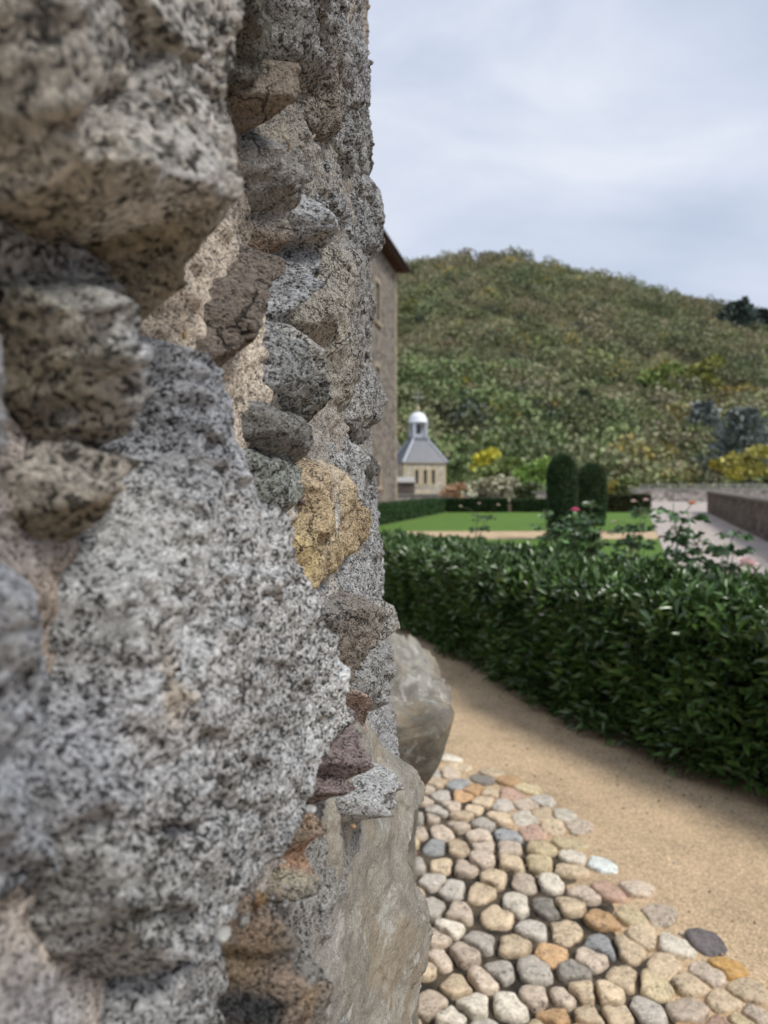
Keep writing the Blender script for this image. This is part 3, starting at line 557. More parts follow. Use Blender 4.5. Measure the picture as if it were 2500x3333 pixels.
# ------------------------------------------------------------------ cobbled border
def cobbles():
    root = empty('cobbled_border', (-2, 2, 0)); tag(root, 'border of rounded river cobbles laid round the foot of the tower', 'cobbles')
    RC = 3.06
    # seeds read off the photograph, then carried on round the tower
    Z = """140 95 p;225 100 w;128 130 t;265 142 t;225 168 p;150 170 g;160 212 t;265 222 b;375 195 d;490 200 o;578 238 y;415 165 t;105 245 p;190 275 g;280 275 o;335 246 o;408 258 t;495 265 r;645 292 g;240 330 p;385 300 t;465 315 g;565 308 p;330 335 t;175 345 g;650 355 t;735 358 w;455 375 t;560 375 w;370 400 g;265 415 p;145 380 p;695 415 t;805 412 p;190 445 p;605 445 r;485 460 b;365 465 p;765 490 y;640 515 y;380 510 p;490 520 p;165 510 b;258 512 t;375 568 p;505 585 t;630 590 y;765 608 t;910 580 W;195 598 t;290 605 p;425 660 t;565 675 p;680 678 w;830 725 p;940 705 r;1065 690 p;240 705 g;365 720 t;145 670 g;525 780 w;440 835 t;660 785 d;760 780 t;605 890 g;740 900 t;920 840 o;1045 820 y;1165 810 p;265 820 p;225 880 w;160 925 p;145 790 g;365 945 g;285 1000 p;510 960 t;180 1025 p;855 1030 p;910 965 b;1035 975 t;1230 950 w;1385 935 D;690 1010 o;605 1080 g;450 1080 g;375 1120 p;265 1150 t;100 1060 t;1195 1055 t;1010 1110 t;1140 1145 y;1310 1125 t;1395 1080 p;1470 1055 O;735 1205 p;830 1175 t;940 1190 t;620 1200 p;1480 1215 t;1110 1260 g;1300 1260 p;500 1245 w;325 1240 w;145 1225 p;985 1280 t;850 1290 t;1560 1160 t;1600 1270 p;1545 1290 y;780 1080 d;90 300 p;85 380 g;80 450 p;60 600 g;50 720 t;60 860 g;40 960 p"""
    pal = dict(p=(.48,.39,.30), w=(.57,.51,.41), t=(.51,.40,.27), g=(.42,.375,.315), b=(.30,.30,.285), d=(.25,.225,.19), o=(.47,.30,.16), r=(.40,.27,.20), y=(.47,.38,.235), W=(.56,.58,.54), D=(.16,.14,.135), O=(.45,.27,.10))
    seeds = []; cols = []; traced = []
    for it in Z.split(';'):
        a, b, c = it.split(); px = 1300+float(a)/1.3825; py = 2400+float(b)/1.3825
        x, y = gpt(px, py+6); seeds.append((x, y)); cols.append(pal[c]); traced.append(1)
    nt_ = len(seeds)
    k = 0
    for _ in range(26000):
        a = random.uniform(-2.2, 2.4); r = math.sqrt(random.uniform(1.85**2, RC**2)); x = -2+r*math.cos(a); y = 2+r*math.sin(a)
        if math.hypot(x-TC[0], y-TC[1]) < 2.12: continue
        if abs(a) > 1.5 and random.random() < .5: continue
        md = .066+.02*random.random()
        inv = [(y > .5) and (1330 < CX0+FPX*x/y < 2500) and (EYE*FPX/y+HORY < 3290)]
        P = np.array(seeds); dd = np.hypot(P[:, 0]-x, P[:, 1]-y)
        if dd.min() < (md*1.25 if inv[0] else md): continue
        if inv[0] and r > 2.9: continue
        seeds.append((x, y)); cols.append(pal[random.choice('ppppttttttwwwgyyord')]); traced.append(0)
        if len(seeds) > 1150: break
    P = np.array(seeds)
    items = []
    for i in range(len(P)):
        c = P[i]; dv = P-c; dist = np.hypot(dv[:, 0], dv[:, 1]); nb = np.where((dist > 1e-6) & (dist < .3))[0]
        K = 28; ang = np.linspace(0, 2*np.pi, K, endpoint=False); dirs = np.stack([np.cos(ang), np.sin(ang)], 1)
        rad = np.full(K, .068 if i < nt_ else .060)
        rad = rad*(1+.16*math.sin(i*1.7)*np.cos(2*ang+i)+.05*np.cos(3*ang+i*2.3)+.03*np.cos(5*ang+i))
        for j in nb:
            pr = dirs@(dv[j]/dist[j]); lim = np.where(pr > .05, dist[j]*.5/np.maximum(pr, .05), 9); rad = np.minimum(rad, lim)
        rad = rad-.0068-.0045*(math.hypot(c[0]+2, c[1]-2) < 2.8); rad = np.minimum(rad, np.sort(rad)[2]*2.1)
        rad = .7*rad+.15*(np.roll(rad, 1)+np.roll(rad, -1))
        rings = [(1.0, -.35), (1.04, 0), (1.04, .52), (1.0, .78), (.90, .92), (.62, .98), (.30, 1.0)]
        hgt = .023+.010*random.random() if i != 0 else .02
        rc = math.hypot(c[0]+2, c[1]-2); hgt *= 1.15-.45*sstep(2.6, 3.06, np.array(rc))
        V = []
        tilt = np.array([random.gauss(0, .08), random.gauss(0, .08)])
        for (q, zz) in rings:
            xy = dirs*(rad*q)[:, None]; z = .004+hgt*zz+(xy@tilt)*max(zz, 0); V.append(np.column_stack([xy+c, z]))
        V.append(np.array([[c[0], c[1], .004+hgt*1.0]])); V = np.vstack(V)
        V[:, 2] += perlin(V, .028, i % 50)*.0045*(V[:, 2] > .008); V[:, :2] += np.stack([perlin(V, .035, 60), perlin(V, .035, 61)], 1)*.0055
        F = []
        for r_ in range(len(rings)-1):
            for k_ in range(K): j_ = (k_+1) % K; F.append((r_*K+k_, r_*K+j_, (r_+1)*K+j_)); F.append((r_*K+k_, (r_+1)*K+j_, (r_+1)*K+k_))
        l = (len(rings)-1)*K
        for k_ in range(K): F.append((l+k_, l+(k_+1) % K, len(V)-1))
        y = c[1]; px = CX0+FPX*c[0]/max(y, .01); py = HORY+EYE*FPX/max(y, .01)
        vis = (y > .5) and 1340 < px < 2520 and py < 3400
        jit = random.uniform(.92, 1.25)
        items.append((vis, py if vis else 0, V, np.array(F), np.array(cols[i])*jit, traced[i]))
    order = sorted(range(len(items)), key=lambda k_: -(items[k_][0]*1000+items[k_][1]))
    big = set(order[:96]); RV = []; RF = []; RT = []; n = 0
    for k_, (vis, py, V, F, T, tr) in enumerate(items):
        if k_ in big and vis:
            o = mesh_np('cobblestone', V, F, M_cob, root, True, T, (-2, 2, 0))
            if tr:
                lab = {pal['W']: 'pale blue-white veined cobble at the edge of the sand', pal['O']: 'large amber cobble at the edge of the sand', pal['D']: 'dark purple-brown cobble at the edge of the sand'}.get(tuple(cols[k_]))
                if lab: o['label'] = lab
        else: RV.append(V); RF.append(F+n); RT.append(np.tile(T, (len(V), 1))); n += len(V)
    o = mesh_np('smaller_cobblestones', np.vstack(RV), np.vstack(RF), M_cob, root, True, np.vstack(RT), (-2, 2, 0)); o['kind'] = 'stuff'
    # gritty bed
    rr = np.linspace(1.2, RC+.05, 150); aa = np.linspace(-2.6, 2.6, 500); Rr, Aa = np.meshgrid(rr, aa); x = -2+(Rr*np.cos(Aa)).ravel(); y = 2+(Rr*np.sin(Aa)).ravel()
    C3 = np.stack([x, y, x*0], 1); z = .012+.004*perlin(C3, .06, 5)-.02*sstep(RC-.34, RC+.05, Rr.ravel()+.05*perlin(C3, .12, 6))
    i = (np.arange(499)[:, None]*150+np.arange(149)[None]).ravel(); mesh_np('gritty_bed', np.stack([x, y, z], 1), np.stack([i, i+1, i+151, i+150], 1), M_bed, root, True, None, (-2, 2, 0))
    # small grit and dead bits on the path
    V_ = []; F_ = []; T_ = []; n = 0
    for k_ in range(900):
        if k_ < 600: x = random.uniform(.3, 2.2); y = random.uniform(2.0, 6.5)
        else:
            t = random.random(); x = 1.81-1.43*t-random.uniform(.02, .45); y = 3.47+3.66*t
        if math.hypot(x+2, y-2) < 3.0: continue
        V, F = lump((x, y, .014), random.uniform(.002, .0065), k_, squash=(1, 1, .6), amp=.3, sub=1); V_.append(V); F_.append(F+n); n += len(V)
        T_.append(np.tile(random.choice([(.5,.46,.4),(.55,.5,.42),(.10,.08,.05),(.3,.22,.14),(.06,.07,.03)]), (len(V), 1)))
    o = mesh_np('loose_grit', np.vstack(V_), np.vstack(F_), M_cob, None, True, np.vstack(T_)); tag(o, 'scattered small stones and dead bits lying on the sandy path', 'grit', kind='stuff')
cobbles()

# ------------------------------------------------------------------ foliage
LEAF_V = np.array([(0, 0, 0), (.48, .5, .14), (.48, -.5, .14), (.5, 0, 0), (1, 0, -.12)]); LEAF_F = np.array([(0, 2, 3), (0, 3, 1), (3, 2, 4), (3, 4, 1)])
CARD_V = np.array([(0, -.5, 0), (.5, -.6, .12), (1, -.1, 0), (.55, .55, .1), (0, .4, 0)]); CARD_F = np.array([(0, 1, 4), (1, 3, 4), (1, 2, 3)])
def leaves(P, D, L, Wd, tv=LEAF_V, tf=LEAF_F, col=None):
    n = len(P); D = D/np.linalg.norm(D, axis=1)[:, None]
    r = RNG.normal(size=(n, 3)); A = np.cross(D, r); A /= np.linalg.norm(A, axis=1)[:, None]; B = np.cross(D, A)
    sgn = np.sign(B[:, 2:3]+1e-6); B = B*sgn; A = A*sgn
    L = np.broadcast_to(L, (n,))[:, None, None]; Wd = np.broadcast_to(Wd, (n,))[:, None, None]
    V = P[:, None]+tv[None, :, 0:1]*L*D[:, None]+tv[None, :, 1:2]*Wd*A[:, None]+tv[None, :, 2:3]*L*B[:, None]
    k = len(tv); F = (np.arange(n)[:, None, None]*k+tf[None]).reshape(-1, 3)
    T = None if col is None else np.repeat(col, k, axis=0)
    return V.reshape(-1, 3), F, T
M_leaf = attr_mat('glossy_leaf', .27, .65)
M_leafd = attr_mat('matt_leaf', .6, .3)
M_core = flat_mat('shaded_twigs', (.018, .022, .012), .95, spec=.05, ns=30, amp=.5, bd=.02)  # near-black colour paints the inner shade of hedges and topiary
M_stem = flat_mat('green_stem', (.09, .11, .045), .7, ns=60)
M_bark = flat_mat('bark', (.10, .075, .05), .9, ns=8, amp=.4, bd=.02)

def near_hedge():
    # foot line, from near right to far left, carried on outside the frame
    base = np.array([(3.5, .6), (2.75, 1.9), (1.78, 3.30), (1.38, 4.0), (1.10, 4.5), (.80, 5.5), (.34, 7.0), (-.35, 8.7), (-1.6, 10.4), (-3.2, 11.6)])
    seg = np.hypot(*np.diff(base, axis=0).T); cum = np.r_[0, np.cumsum(seg)]; Lt = cum[-1]
    def fp(t): return np.stack([np.interp(t, cum, base[:, 0]), np.interp(t, cum, base[:, 1])], 1)
    def nrm(t): d = fp(t+.15)-fp(t-.15); d /= np.linalg.norm(d, axis=1)[:, None]+1e-9; return np.stack([d[:, 1], -d[:, 0]], 1)  # away from tower
    TH = 1.15
    def height(t): return np.interp(t, [0, 4, 9, Lt], [.90, .86, .78, .73])
    root = empty('laurel_hedge', (1.2, 4.6, 0)); tag(root, 'dense waist-high evergreen hedge with glossy dark leaves along the sandy path', 'hedge')
    off = (1.2, 4.6, 0)
    n = 62000
    t = RNG.uniform(0, Lt, n); face = RNG.random(n); H = height(t)
    lumpy = lambda t, w: .075*perlin(np.stack([t, w, t*0], 1), .35, 3)+.045*perlin(np.stack([t, w, t*0], 1), .14, 5)
    P2 = fp(t); Nn = nrm(t); depth = np.abs(RNG.normal(0, .055, n))
    front = face < .46; top = (face >= .46) & (face < .86); back = face >= .86
    w = RNG.uniform(0, TH, n); z = RNG.uniform(0.03, 1, n)**.9*H
    ww = np.where(front, depth-lumpy(t, z), np.where(back, TH-depth, w)); zz = np.where(top, H-depth*1.2+lumpy(t, w)*1.3, z)
    # the top shoulder is rounded and the foot is drawn in a little
    ww = ww+np.where(front, .10*sstep(.75, 1.0, z/H), 0)
    zz = zz-np.where(top, .06*sstep(.2, 0, w), 0)
    P = np.column_stack([P2+Nn*ww[:, None], zz])
    D = np.column_stack([Nn*np.where(front, -1, np.where(back, 1, 0))[:, None], np.where(top, 1.0, .55)])+RNG.normal(size=(n, 3))*.62
    k = perlin(P, .25, 9)+perlin(P, .09, 11)*.7
    col = np.array((.072, .130, .036))[None]*(1+.5*k)[:, None]*RNG.uniform(.6, 1.4, n)[:, None]
    young = (RNG.random(n) < np.where(top, .28, .05)) ; col = np.where(young[:, None], np.array((.11, .20, .045))*RNG.uniform(.7, 1.3, n)[:, None], col)
    V, F, T = leaves(P, D, RNG.uniform(.065, .118, n), RNG.uniform(.025, .039, n), col=np.clip(col, .004, 1))
    mesh_np('foliage', V, F, M_leaf, root, False, T, off)
    # new upright shoots above the top
    SP = []; SD = []
    for _ in range(90):
        tt = random.uniform(0, Lt); w_ = random.uniform(.05, TH); b = fp(np.array([tt]))[0]+nrm(np.array([tt]))[0]*w_; z0 = float(height(tt))-.05
        hh = random.uniform(.05, .15); m = MB(); m.tube([(b[0]-off[0], b[1]-off[1], z0), (b[0]-off[0]+random.gauss(0, .01), b[1]-off[1]+random.gauss(0, .01), z0+hh)], .002, 4)
        m.build('shoot', M_stem, root)
        for q in range(9): a = q*2.4; u = .25+q/10; SP.append((b[0], b[1], z0+hh*u)); SD.append((math.cos(a), math.sin(a), 1.3+u))
    SP = np.array(SP); SD = np.array(SD)+RNG.normal(size=(len(SP), 3))*.15; nn = len(SP)
    V, F, T = leaves(SP, SD, RNG.uniform(.035, .06, nn), .017, col=np.tile((.06, .115, .03), (nn, 1))*RNG.uniform(.6, 1.3, nn)[:, None]); so = mesh_np('shoot_leaves', V, F, M_leaf, root, False, T, off); so['kind'] = 'stuff'
    # dark shell with the interior shade put into its colour
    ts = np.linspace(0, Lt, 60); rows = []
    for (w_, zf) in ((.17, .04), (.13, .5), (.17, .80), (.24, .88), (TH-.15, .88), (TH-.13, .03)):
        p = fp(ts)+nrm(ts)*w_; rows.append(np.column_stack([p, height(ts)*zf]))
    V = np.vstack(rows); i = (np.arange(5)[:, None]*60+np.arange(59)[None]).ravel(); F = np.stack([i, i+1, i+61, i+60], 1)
    mesh_np('dark_core', V, F, M_core, root, False, None, off)
near_hedge()

def box_hedge(name, p0, p1, th, h, label, col=(.035, .075, .022), n=15000, ls=.05, group=None, hn=None):
    p0 = np.array(p0, float); p1 = np.array(p1, float); L = np.linalg.norm(p1-p0); u = (p1-p0)/L; w = np.array([-u[1], u[0]])
    root = empty(name, (p0[0], p0[1], 0)); tag(root, label, 'hedge', group)
    t = RNG.uniform(0, L, n); f = RNG.random(n); s = RNG.uniform(0, th, n); z = RNG.uniform(.02, h, n); dp = np.abs(RNG.normal(0, .03, n))
    fr = f < .4; bk = (f > .85); tp = ~fr & ~bk
    ss = np.where(fr, dp, np.where(bk, th-dp, s)); zz = np.where(tp, h-dp, z)
    e_ = f > .97; t = np.where(e_, np.where(RNG.random(n) < .5, dp, L-dp), t); ss = np.where(e_, s, ss)
    P = np.column_stack([p0+u*t[:, None]+w*ss[:, None], zz]); D = RNG.normal(size=(n, 3))+np.column_stack([w*np.where(fr, -1, np.where(bk, 1, 0))[:, None], np.where(tp, 1, .2)])
    c = np.array(col)*(1+.35*perlin(P, .6, 3)+.2*perlin(P, .2, 4))[:, None]*RNG.uniform(.6, 1.4, n)[:, None]
    V, F, T = leaves(P, D, RNG.uniform(ls*.7, ls*1.3, n), ls*.6, CARD_V, CARD_F, np.clip(c, .003, 1)); off = (p0[0], p0[1], 0)
    mesh_np('foliage', V, F, M_leafd, root, False, T, off)
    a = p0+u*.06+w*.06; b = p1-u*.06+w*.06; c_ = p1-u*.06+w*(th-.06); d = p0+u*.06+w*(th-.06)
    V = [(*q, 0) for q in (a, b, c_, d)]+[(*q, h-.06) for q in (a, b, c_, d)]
    mesh_np('dark_core', np.array(V), [(0, 1, 5, 4), (1, 2, 6, 5), (2, 3, 7, 6), (3, 0, 4, 7), (4, 5, 6, 7)], M_core, root, False, None, off)
box_hedge('box_hedge', (hl(18.5), 18.5), (hl(36.5), 36.5), .9, .70, 'clipped low hedge running away along the left side of the lawn', (.04, .085, .026), 26000, .055)
box_hedge('box_hedge', (hl(36.5)-.5, 36.9), (6.2, 36.9), .9, .66, 'clipped low dark hedge across the back of the lawn, left of the topiary', (.028, .058, .018), 16000, .06)
box_hedge('box_hedge', (6.5, 36.9), (11.2, 36.9), .9, .64, 'short low hedge across the back of the lawn, behind the topiary', (.03, .06, .018), 12000, .06)
box_hedge('shrub_hedge', (11.0, 36.7), (13.3, 36.7), 1.1, .86, 'taller shaggy brownish shrubs at the corner of lawn and terrace', (.055, .058, .022), 6000, .085)

def topiary(x, y, h, r, label, n=15000):
    root = empty('topiary_column', (x, y, 0)); tag(root, label, 'topiary', 'clipped topiary columns on the lawn')
    u = RNG.random(n); z = u*h; rr = r*np.where(z < h*.72, .86+.14*np.sin(np.clip(z/(h*.72), 0, 1)*np.pi*.6), np.sqrt(np.clip(1-((z-h*.72)/(h*.285))**2, 0, 1))*.99)
    a = RNG.uniform(0, 2*np.pi, n); P = np.column_stack([x+0*z, y+0*z, z]); N_ = np.column_stack([np.cos(a), np.sin(a), sstep(h*.7, h, z)*1.6])
    rr = rr+.02*perlin(np.column_stack([np.cos(a)*r, np.sin(a)*r, z]), .25, int(x*7))-np.abs(RNG.normal(0, .025, n))
    P[:, 0] += rr*np.cos(a); P[:, 1] += rr*np.sin(a); D = N_+RNG.normal(size=(n, 3))*.7
    c = np.array((.045, .080, .030))*(1+.4*perlin(P, .22, 3))[:, None]*RNG.uniform(.5, 1.5, n)[:, None]
    V, F, T = leaves(P, D, RNG.uniform(.03, .06, n), .026, CARD_V, CARD_F, np.clip(c, .003, 1)); mesh_np('foliage', V, F, M_leafd, root, False, T, (x, y, 0))
    m = MB(); m.lathe([(r*.80, .03), (r*.90, h*.4), (r*.9, h*.7), (r*.7, h*.86), (r*.3, h*.95), (.01, h*.965)], 24); m.build('dark_core', M_core, root, True)
topiary(4.61, 19.1, 2.22, .38, 'taller and nearer clipped dark green column on the lawn')
topiary(7.15, 25.4, 2.13, .50, 'shorter clipped dark green column just right of the taller one')

# ------------------------------------------------------------------ roses behind the hedge
def rose_flower(m_parent, c, r, mat, name='flower'):
    V = []; F = []; n = 0; c = np.array(c)
    for ring, (rad, tilt, k) in enumerate(((.25, 1.45, 4), (.5, 1.15, 5), (.8, .7, 6), (1.0, .25, 6))):
        for i in range(k):
            a = 2*math.pi*i/k+ring*.6; ax = np.array([math.cos(a), math.sin(a), 0]); tn = np.array([-math.sin(a), math.cos(a), 0]); up = np.array([0, 0, 1])
            d = ax*math.cos(tilt)+up*math.sin(tilt); L = r*(.75+.25*rad); b0 = c+ax*r*.08*ring; G_ = []
            for u in (0, .35, .7, 1):
                wd = r*.62*math.sin(math.pi*(.18+.72*u))
                for v in (-1, 0, 1): G_.append(b0+d*L*u+tn*wd*v+ax*(-.12*r*abs(v)+.15*r*u*u)+up*(.10*r*abs(v)))
            V += G_
            for p in range(3):
                for q in range(2): s = n+p*3+q; F.append((s, s+1, s+4, s+3))
            n += 12
    return mesh_np(name, np.array(V), F, mat, m_parent, True)
def petal(name, col):
    m, nt = new_mat(name); q = NT(nt); b = q.out(col, .55, None, spec=.3); b.inputs['Subsurface Weight'].default_value = .15; b.inputs['Subsurface Radius'].default_value = (.01, .005, .005); return m
M_pink = petal('pink_petal', (.82, .25, .42)); M_pale = petal('pale_pink_petal', (.86, .68, .66)); M_orange = petal('apricot_petal', (.85, .50, .34)); M_white = petal('cream_petal', (.75, .72, .58))
def rose_bush(px, d, h, spread, label, stems, flowers, seed, col=(.065, .13, .045), lf=1.0):
    rr = random.Random(seed); x0 = (px-CX0)/FPX*d; root = empty('rose_bush', (x0, d, 0)); tag(root, label, 'rose bush', 'rose bushes behind the hedge')
    m = MB(); LP = []; LD = []
    ends = []
    for k in range(stems):
        a = rr.uniform(0, 6.28); sp = spread*rr.uniform(.2, 1); hh = h*rr.uniform(.72, 1.0); n = 9
        pts = [(sp*math.cos(a)*(i/n)**1.3+rr.gauss(0, .008), sp*math.sin(a)*(i/n)**1.3*.6+rr.gauss(0, .008), hh*i/n) for i in range(n+1)]
        m.tube(pts, [.007-.004*i/n for i in range(n+1)], 5); ends.append(pts[-1])
        for i in range(3, n+1):
            for q in range(rr.randint(3, 6) if lf > .4 else 1):
                p = np.array(pts[i-1])*(1-.5)+np.array(pts[i])*.5; b = rr.uniform(0, 6.28); ln = rr.uniform(.04, .11)
                e_ = p+np.array([math.cos(b)*ln, math.sin(b)*ln, rr.uniform(0, .05)]); m.tube([p, e_], .0016, 4)
                for w_, off in ((1.0, (0, 0, 0)), (.8, (1, 0, 0)), (.8, (-1, 0, 0)), (.7, (1, 1, 0)), (.7, (-1, 1, 0))):
                    s = np.array([-math.sin(b), math.cos(b), 0])*off[0]*.012; LP.append(e_+s-(e_-p)*off[1]*.4); LD.append(np.array([math.cos(b), math.sin(b), -.1])+s*60)
    m.build('stem', M_stem, root, True)
    LP = np.array(LP); LD = np.array(LD)+RNG.normal(size=(len(LP), 3))*.2; n = len(LP)
    V, F, T = leaves(LP, LD, RNG.uniform(.05, .08, n)*(.7+.3*lf), RNG.uniform(.034, .05, n)*(.7+.3*lf), col=np.tile(col, (n, 1))*RNG.uniform(.6, 1.7, n)[:, None]); mesh_np('foliage', V, F, M_leaf, root, False, T)
    for (fx, fy, r, mat) in flowers:
        p = at(fx, fy, d)-np.array([x0, d, 0]); rose_flower(root, p, r, mat)
        b = min(ends, key=lambda e_: abs(e_[0]-p[0])+abs(e_[2]-p[2])); m2 = MB(); m2.tube([b, (np.array(b)+p)*.5+np.array([.01, 0, .02]), p], .003, 5); m2.build('flower_stem', M_stem, root, True)
rose_bush(1505, 8.6, 1.20, .36, 'sparse rose bush with faded seed heads, leftmost behind the hedge', 3, [(1500,1650,.020,M_white),(1622,1645,.020,M_white),(1560,1640,.018,M_pale)], 1, lf=.5)
rose_bush(1810, 6.9, 1.27, .34, 'leafy rose bush without open flowers in front of the taller topiary', 8, [], 2, (.09,.17,.05))
rose_bush(1905, 7.0, 1.40, .40, 'leafy rose bush with one bright pink rose in front of the topiary', 9, [(1873,1664,.042,M_pink)], 3, (.07,.14,.05))
rose_bush(2050, 6.6, 1.34, .40, 'open rose bush with small faded pink roses left of the terrace edge', 6, [(2062,1634,.026,M_pale),(2102,1630,.026,M_pale),(1998,1700,.018,M_pale)], 4, lf=.8)
rose_bush(2232, 5.4, 1.36, .20, 'rose bush carrying one apricot rose on a tall stem in front of the terrace', 5, [(2252,1642,.032,M_orange)], 5)
rose_bush(2325, 5.5, 1.36, .32, 'arching leafy rose bush right of the apricot rose', 4, [], 6)
rose_bush(2430, 4.9, .92, .20, 'low rose bush with a large pale pink rose at the right edge', 4, [(2432,1842,.065,M_pale)], 7)
# a small flower spike between hedge and lawn
def spike():
    x, y, _ = at(2052, 1800, 7.2); root = empty('flower_spike', (x, y, 0)); tag(root, 'small pale cream flower spike rising from behind the hedge', 'flower')
    m = MB(); m.tube([(0, 0, 0), (0.01, 0, .5), (0, 0, 1.0)], .004, 5); m.build('stem', M_stem, root)
    P = []; 
    for i in range(70): z = .72+.28*i/70; a = i*2.4; P.append((.025*(1.1-(z-.72)*2.5)*math.cos(a), .025*(1.1-(z-.72)*2.5)*math.sin(a), z))
    P = np.array(P); D = P*np.array([1, 1, 0])+np.array([0, 0, .01]); V, F, T = leaves(P, D, .02, .015, col=np.tile((.6, .6, .42), (70, 1))); mesh_np('petals', V, F, M_leafd, root, False, T)
spike()

# ------------------------------------------------------------------ walls of the terrace
M_wall = rubble_mat('terrace_rubble', (.15, .12, .105), (.21, .18, .155), 3.2, .5)
M_wall2 = rubble_mat('pale_rubble', (.44, .40, .35), (.46, .42, .38), 3.0, .5)
M_cap = flat_mat('coping_stone', (.36, .34, .31), .85, ns=6, amp=.25, bd=.01)
M_capd = flat_mat('dark_coping', (.17, .145, .125), .85, ns=6, amp=.3, bd=.01)
def wall_line(name, a, b, th, h0, h1, mat, capm, label, z0=0.0, over=.05, caph=.09):
    a = np.array(a, float); b = np.array(b, float); L = np.linalg.norm(b-a); u = (b-a)/L; ang = math.atan2(u[1], u[0])
    root = empty(name, (a[0], a[1], z0), ang); tag(root, label, 'wall')
    n = max(2, int(L/.5)); V = []; F = []
    xs = np.linspace(0, L, n+1)
    for x in xs:
        h = h0+(h1-h0)*x/L-caph; j = .02*math.sin(x*3.1)
        V += [(x, -th/2+j*.5, 0), (x, -th/2+j*.4, h), (x, th/2, h), (x, th/2, 0)]
    for i in range(n):
        s = 4*i; F += [(s, s+4, s+5, s+1), (s+1, s+5, s+6, s+2), (s+2, s+6, s+7, s+3)]
    F += [(0, 1, 2, 3), (4*n+3, 4*n+2, 4*n+1, 4*n)]; mesh_np('masonry', np.array(V), F, mat, root, False)
    m = MB(); x = 0
    while x < L-.05:
        w = min(random.uniform(.7, 1.1), L-x); hh = h0+(h1-h0)*(x+w/2)/L; j = random.uniform(-.008, .008)
        m.box(x+.004, x+w-.004, -th/2-over, th/2+over, hh-caph+.001, hh+j); x += w
    m.build('coping', capm, root)
    return root, L
wall_line('terrace_wall', (10.4+.355*(-14), 6), (16.4, 36.8), .5, 1.06, 1.06, M_wall, M_capd, 'low dark rubble wall with stone coping along the right side of the terrace')
r1, L1 = wall_line('parapet_wall', (-6, 60), (22, 57.5), .45, .35, 1.0, M_wall2, M_cap, 'far pale rubble parapet wall closing the garden in front of the wooded hill')
r2, L2 = wall_line('parapet_wall', (22.1, 57.5), (48, 47), .45, 1.02, 1.10, M_wall2, M_cap, 'right stretch of the pale parapet wall beyond the terrace wall', 0)
# thin steel rail above the parapet
M_steel = flat_mat('grey_steel', (.42, .42, .41), .45, .6)
rail = empty('railing', (8, 61, 0)); tag(rail, 'thin grey metal railing running above the far parapet wall', 'railing')
m = MB()
for z in (1.12, 1.28, 1.44): m.tube([(0, 0, z-.18), (44, -9, z)], .022, 6)
m.build('rail', M_steel, rail)
for i in range(15):
    x = i*44/14; m = MB(); m.tube([(x, -9*x/44, -.1), (x, -9*x/44, 1.30+.18*x/44)], .025, 6); m.build('post', M_steel, rail)

# ------------------------------------------------------------------ buildings
M_manor = rubble_mat('manor_rubble', (.195, .172, .145), (.30, .26, .21), 2.6, .6)
M_trim = flat_mat('dressed_stone', (.36, .30, .22), .85, ns=3, amp=.25, bd=.01)
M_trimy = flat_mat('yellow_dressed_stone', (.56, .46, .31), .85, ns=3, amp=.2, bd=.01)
M_glass = flat_mat('dark_window_glass', (.03, .035, .04), .12, spec=.6)
M_wood = flat_mat('brown_painted_wood', (.10, .05, .03), .7, ns=12, amp=.3)
M_frame = flat_mat('grey_window_frame', (.35, .33, .29), .6)
M_tile = flat_mat('dark_roof_tile', (.07, .055, .05), .8, ns=14, amp=.4, bd=.03)
M_slate = None
def facade(mb, L, H, wins, dep=.25, y=0):
    """wall in local xz at y; wins = (x0,x1,z0,z1); reveals go to +y"""
    xs = sorted({0, L} | {w[0] for w in wins} | {w[1] for w in wins}); zs = sorted({0, H} | {w[2] for w in wins} | {w[3] for w in wins})
    for i in range(len(xs)-1):
        for j in range(len(zs)-1):
            cx = (xs[i]+xs[i+1])/2; cz = (zs[j]+zs[j+1])/2
            if any(w[0] < cx < w[1] and w[2] < cz < w[3] for w in wins): continue
            mb.add([(xs[i], y, zs[j]), (xs[i+1], y, zs[j]), (xs[i+1], y, zs[j+1]), (xs[i], y, zs[j+1])], [(0, 1, 2, 3)])
    for (a, b, c, d) in wins:
        mb.add([(a, y, c), (b, y, c), (b, y, d), (a, y, d), (a, y+dep, c), (b, y+dep, c), (b, y+dep, d), (a, y+dep, d)], [(0, 4, 5, 1), (1, 5, 6, 2), (2, 6, 7, 3), (3, 7, 4, 0)])
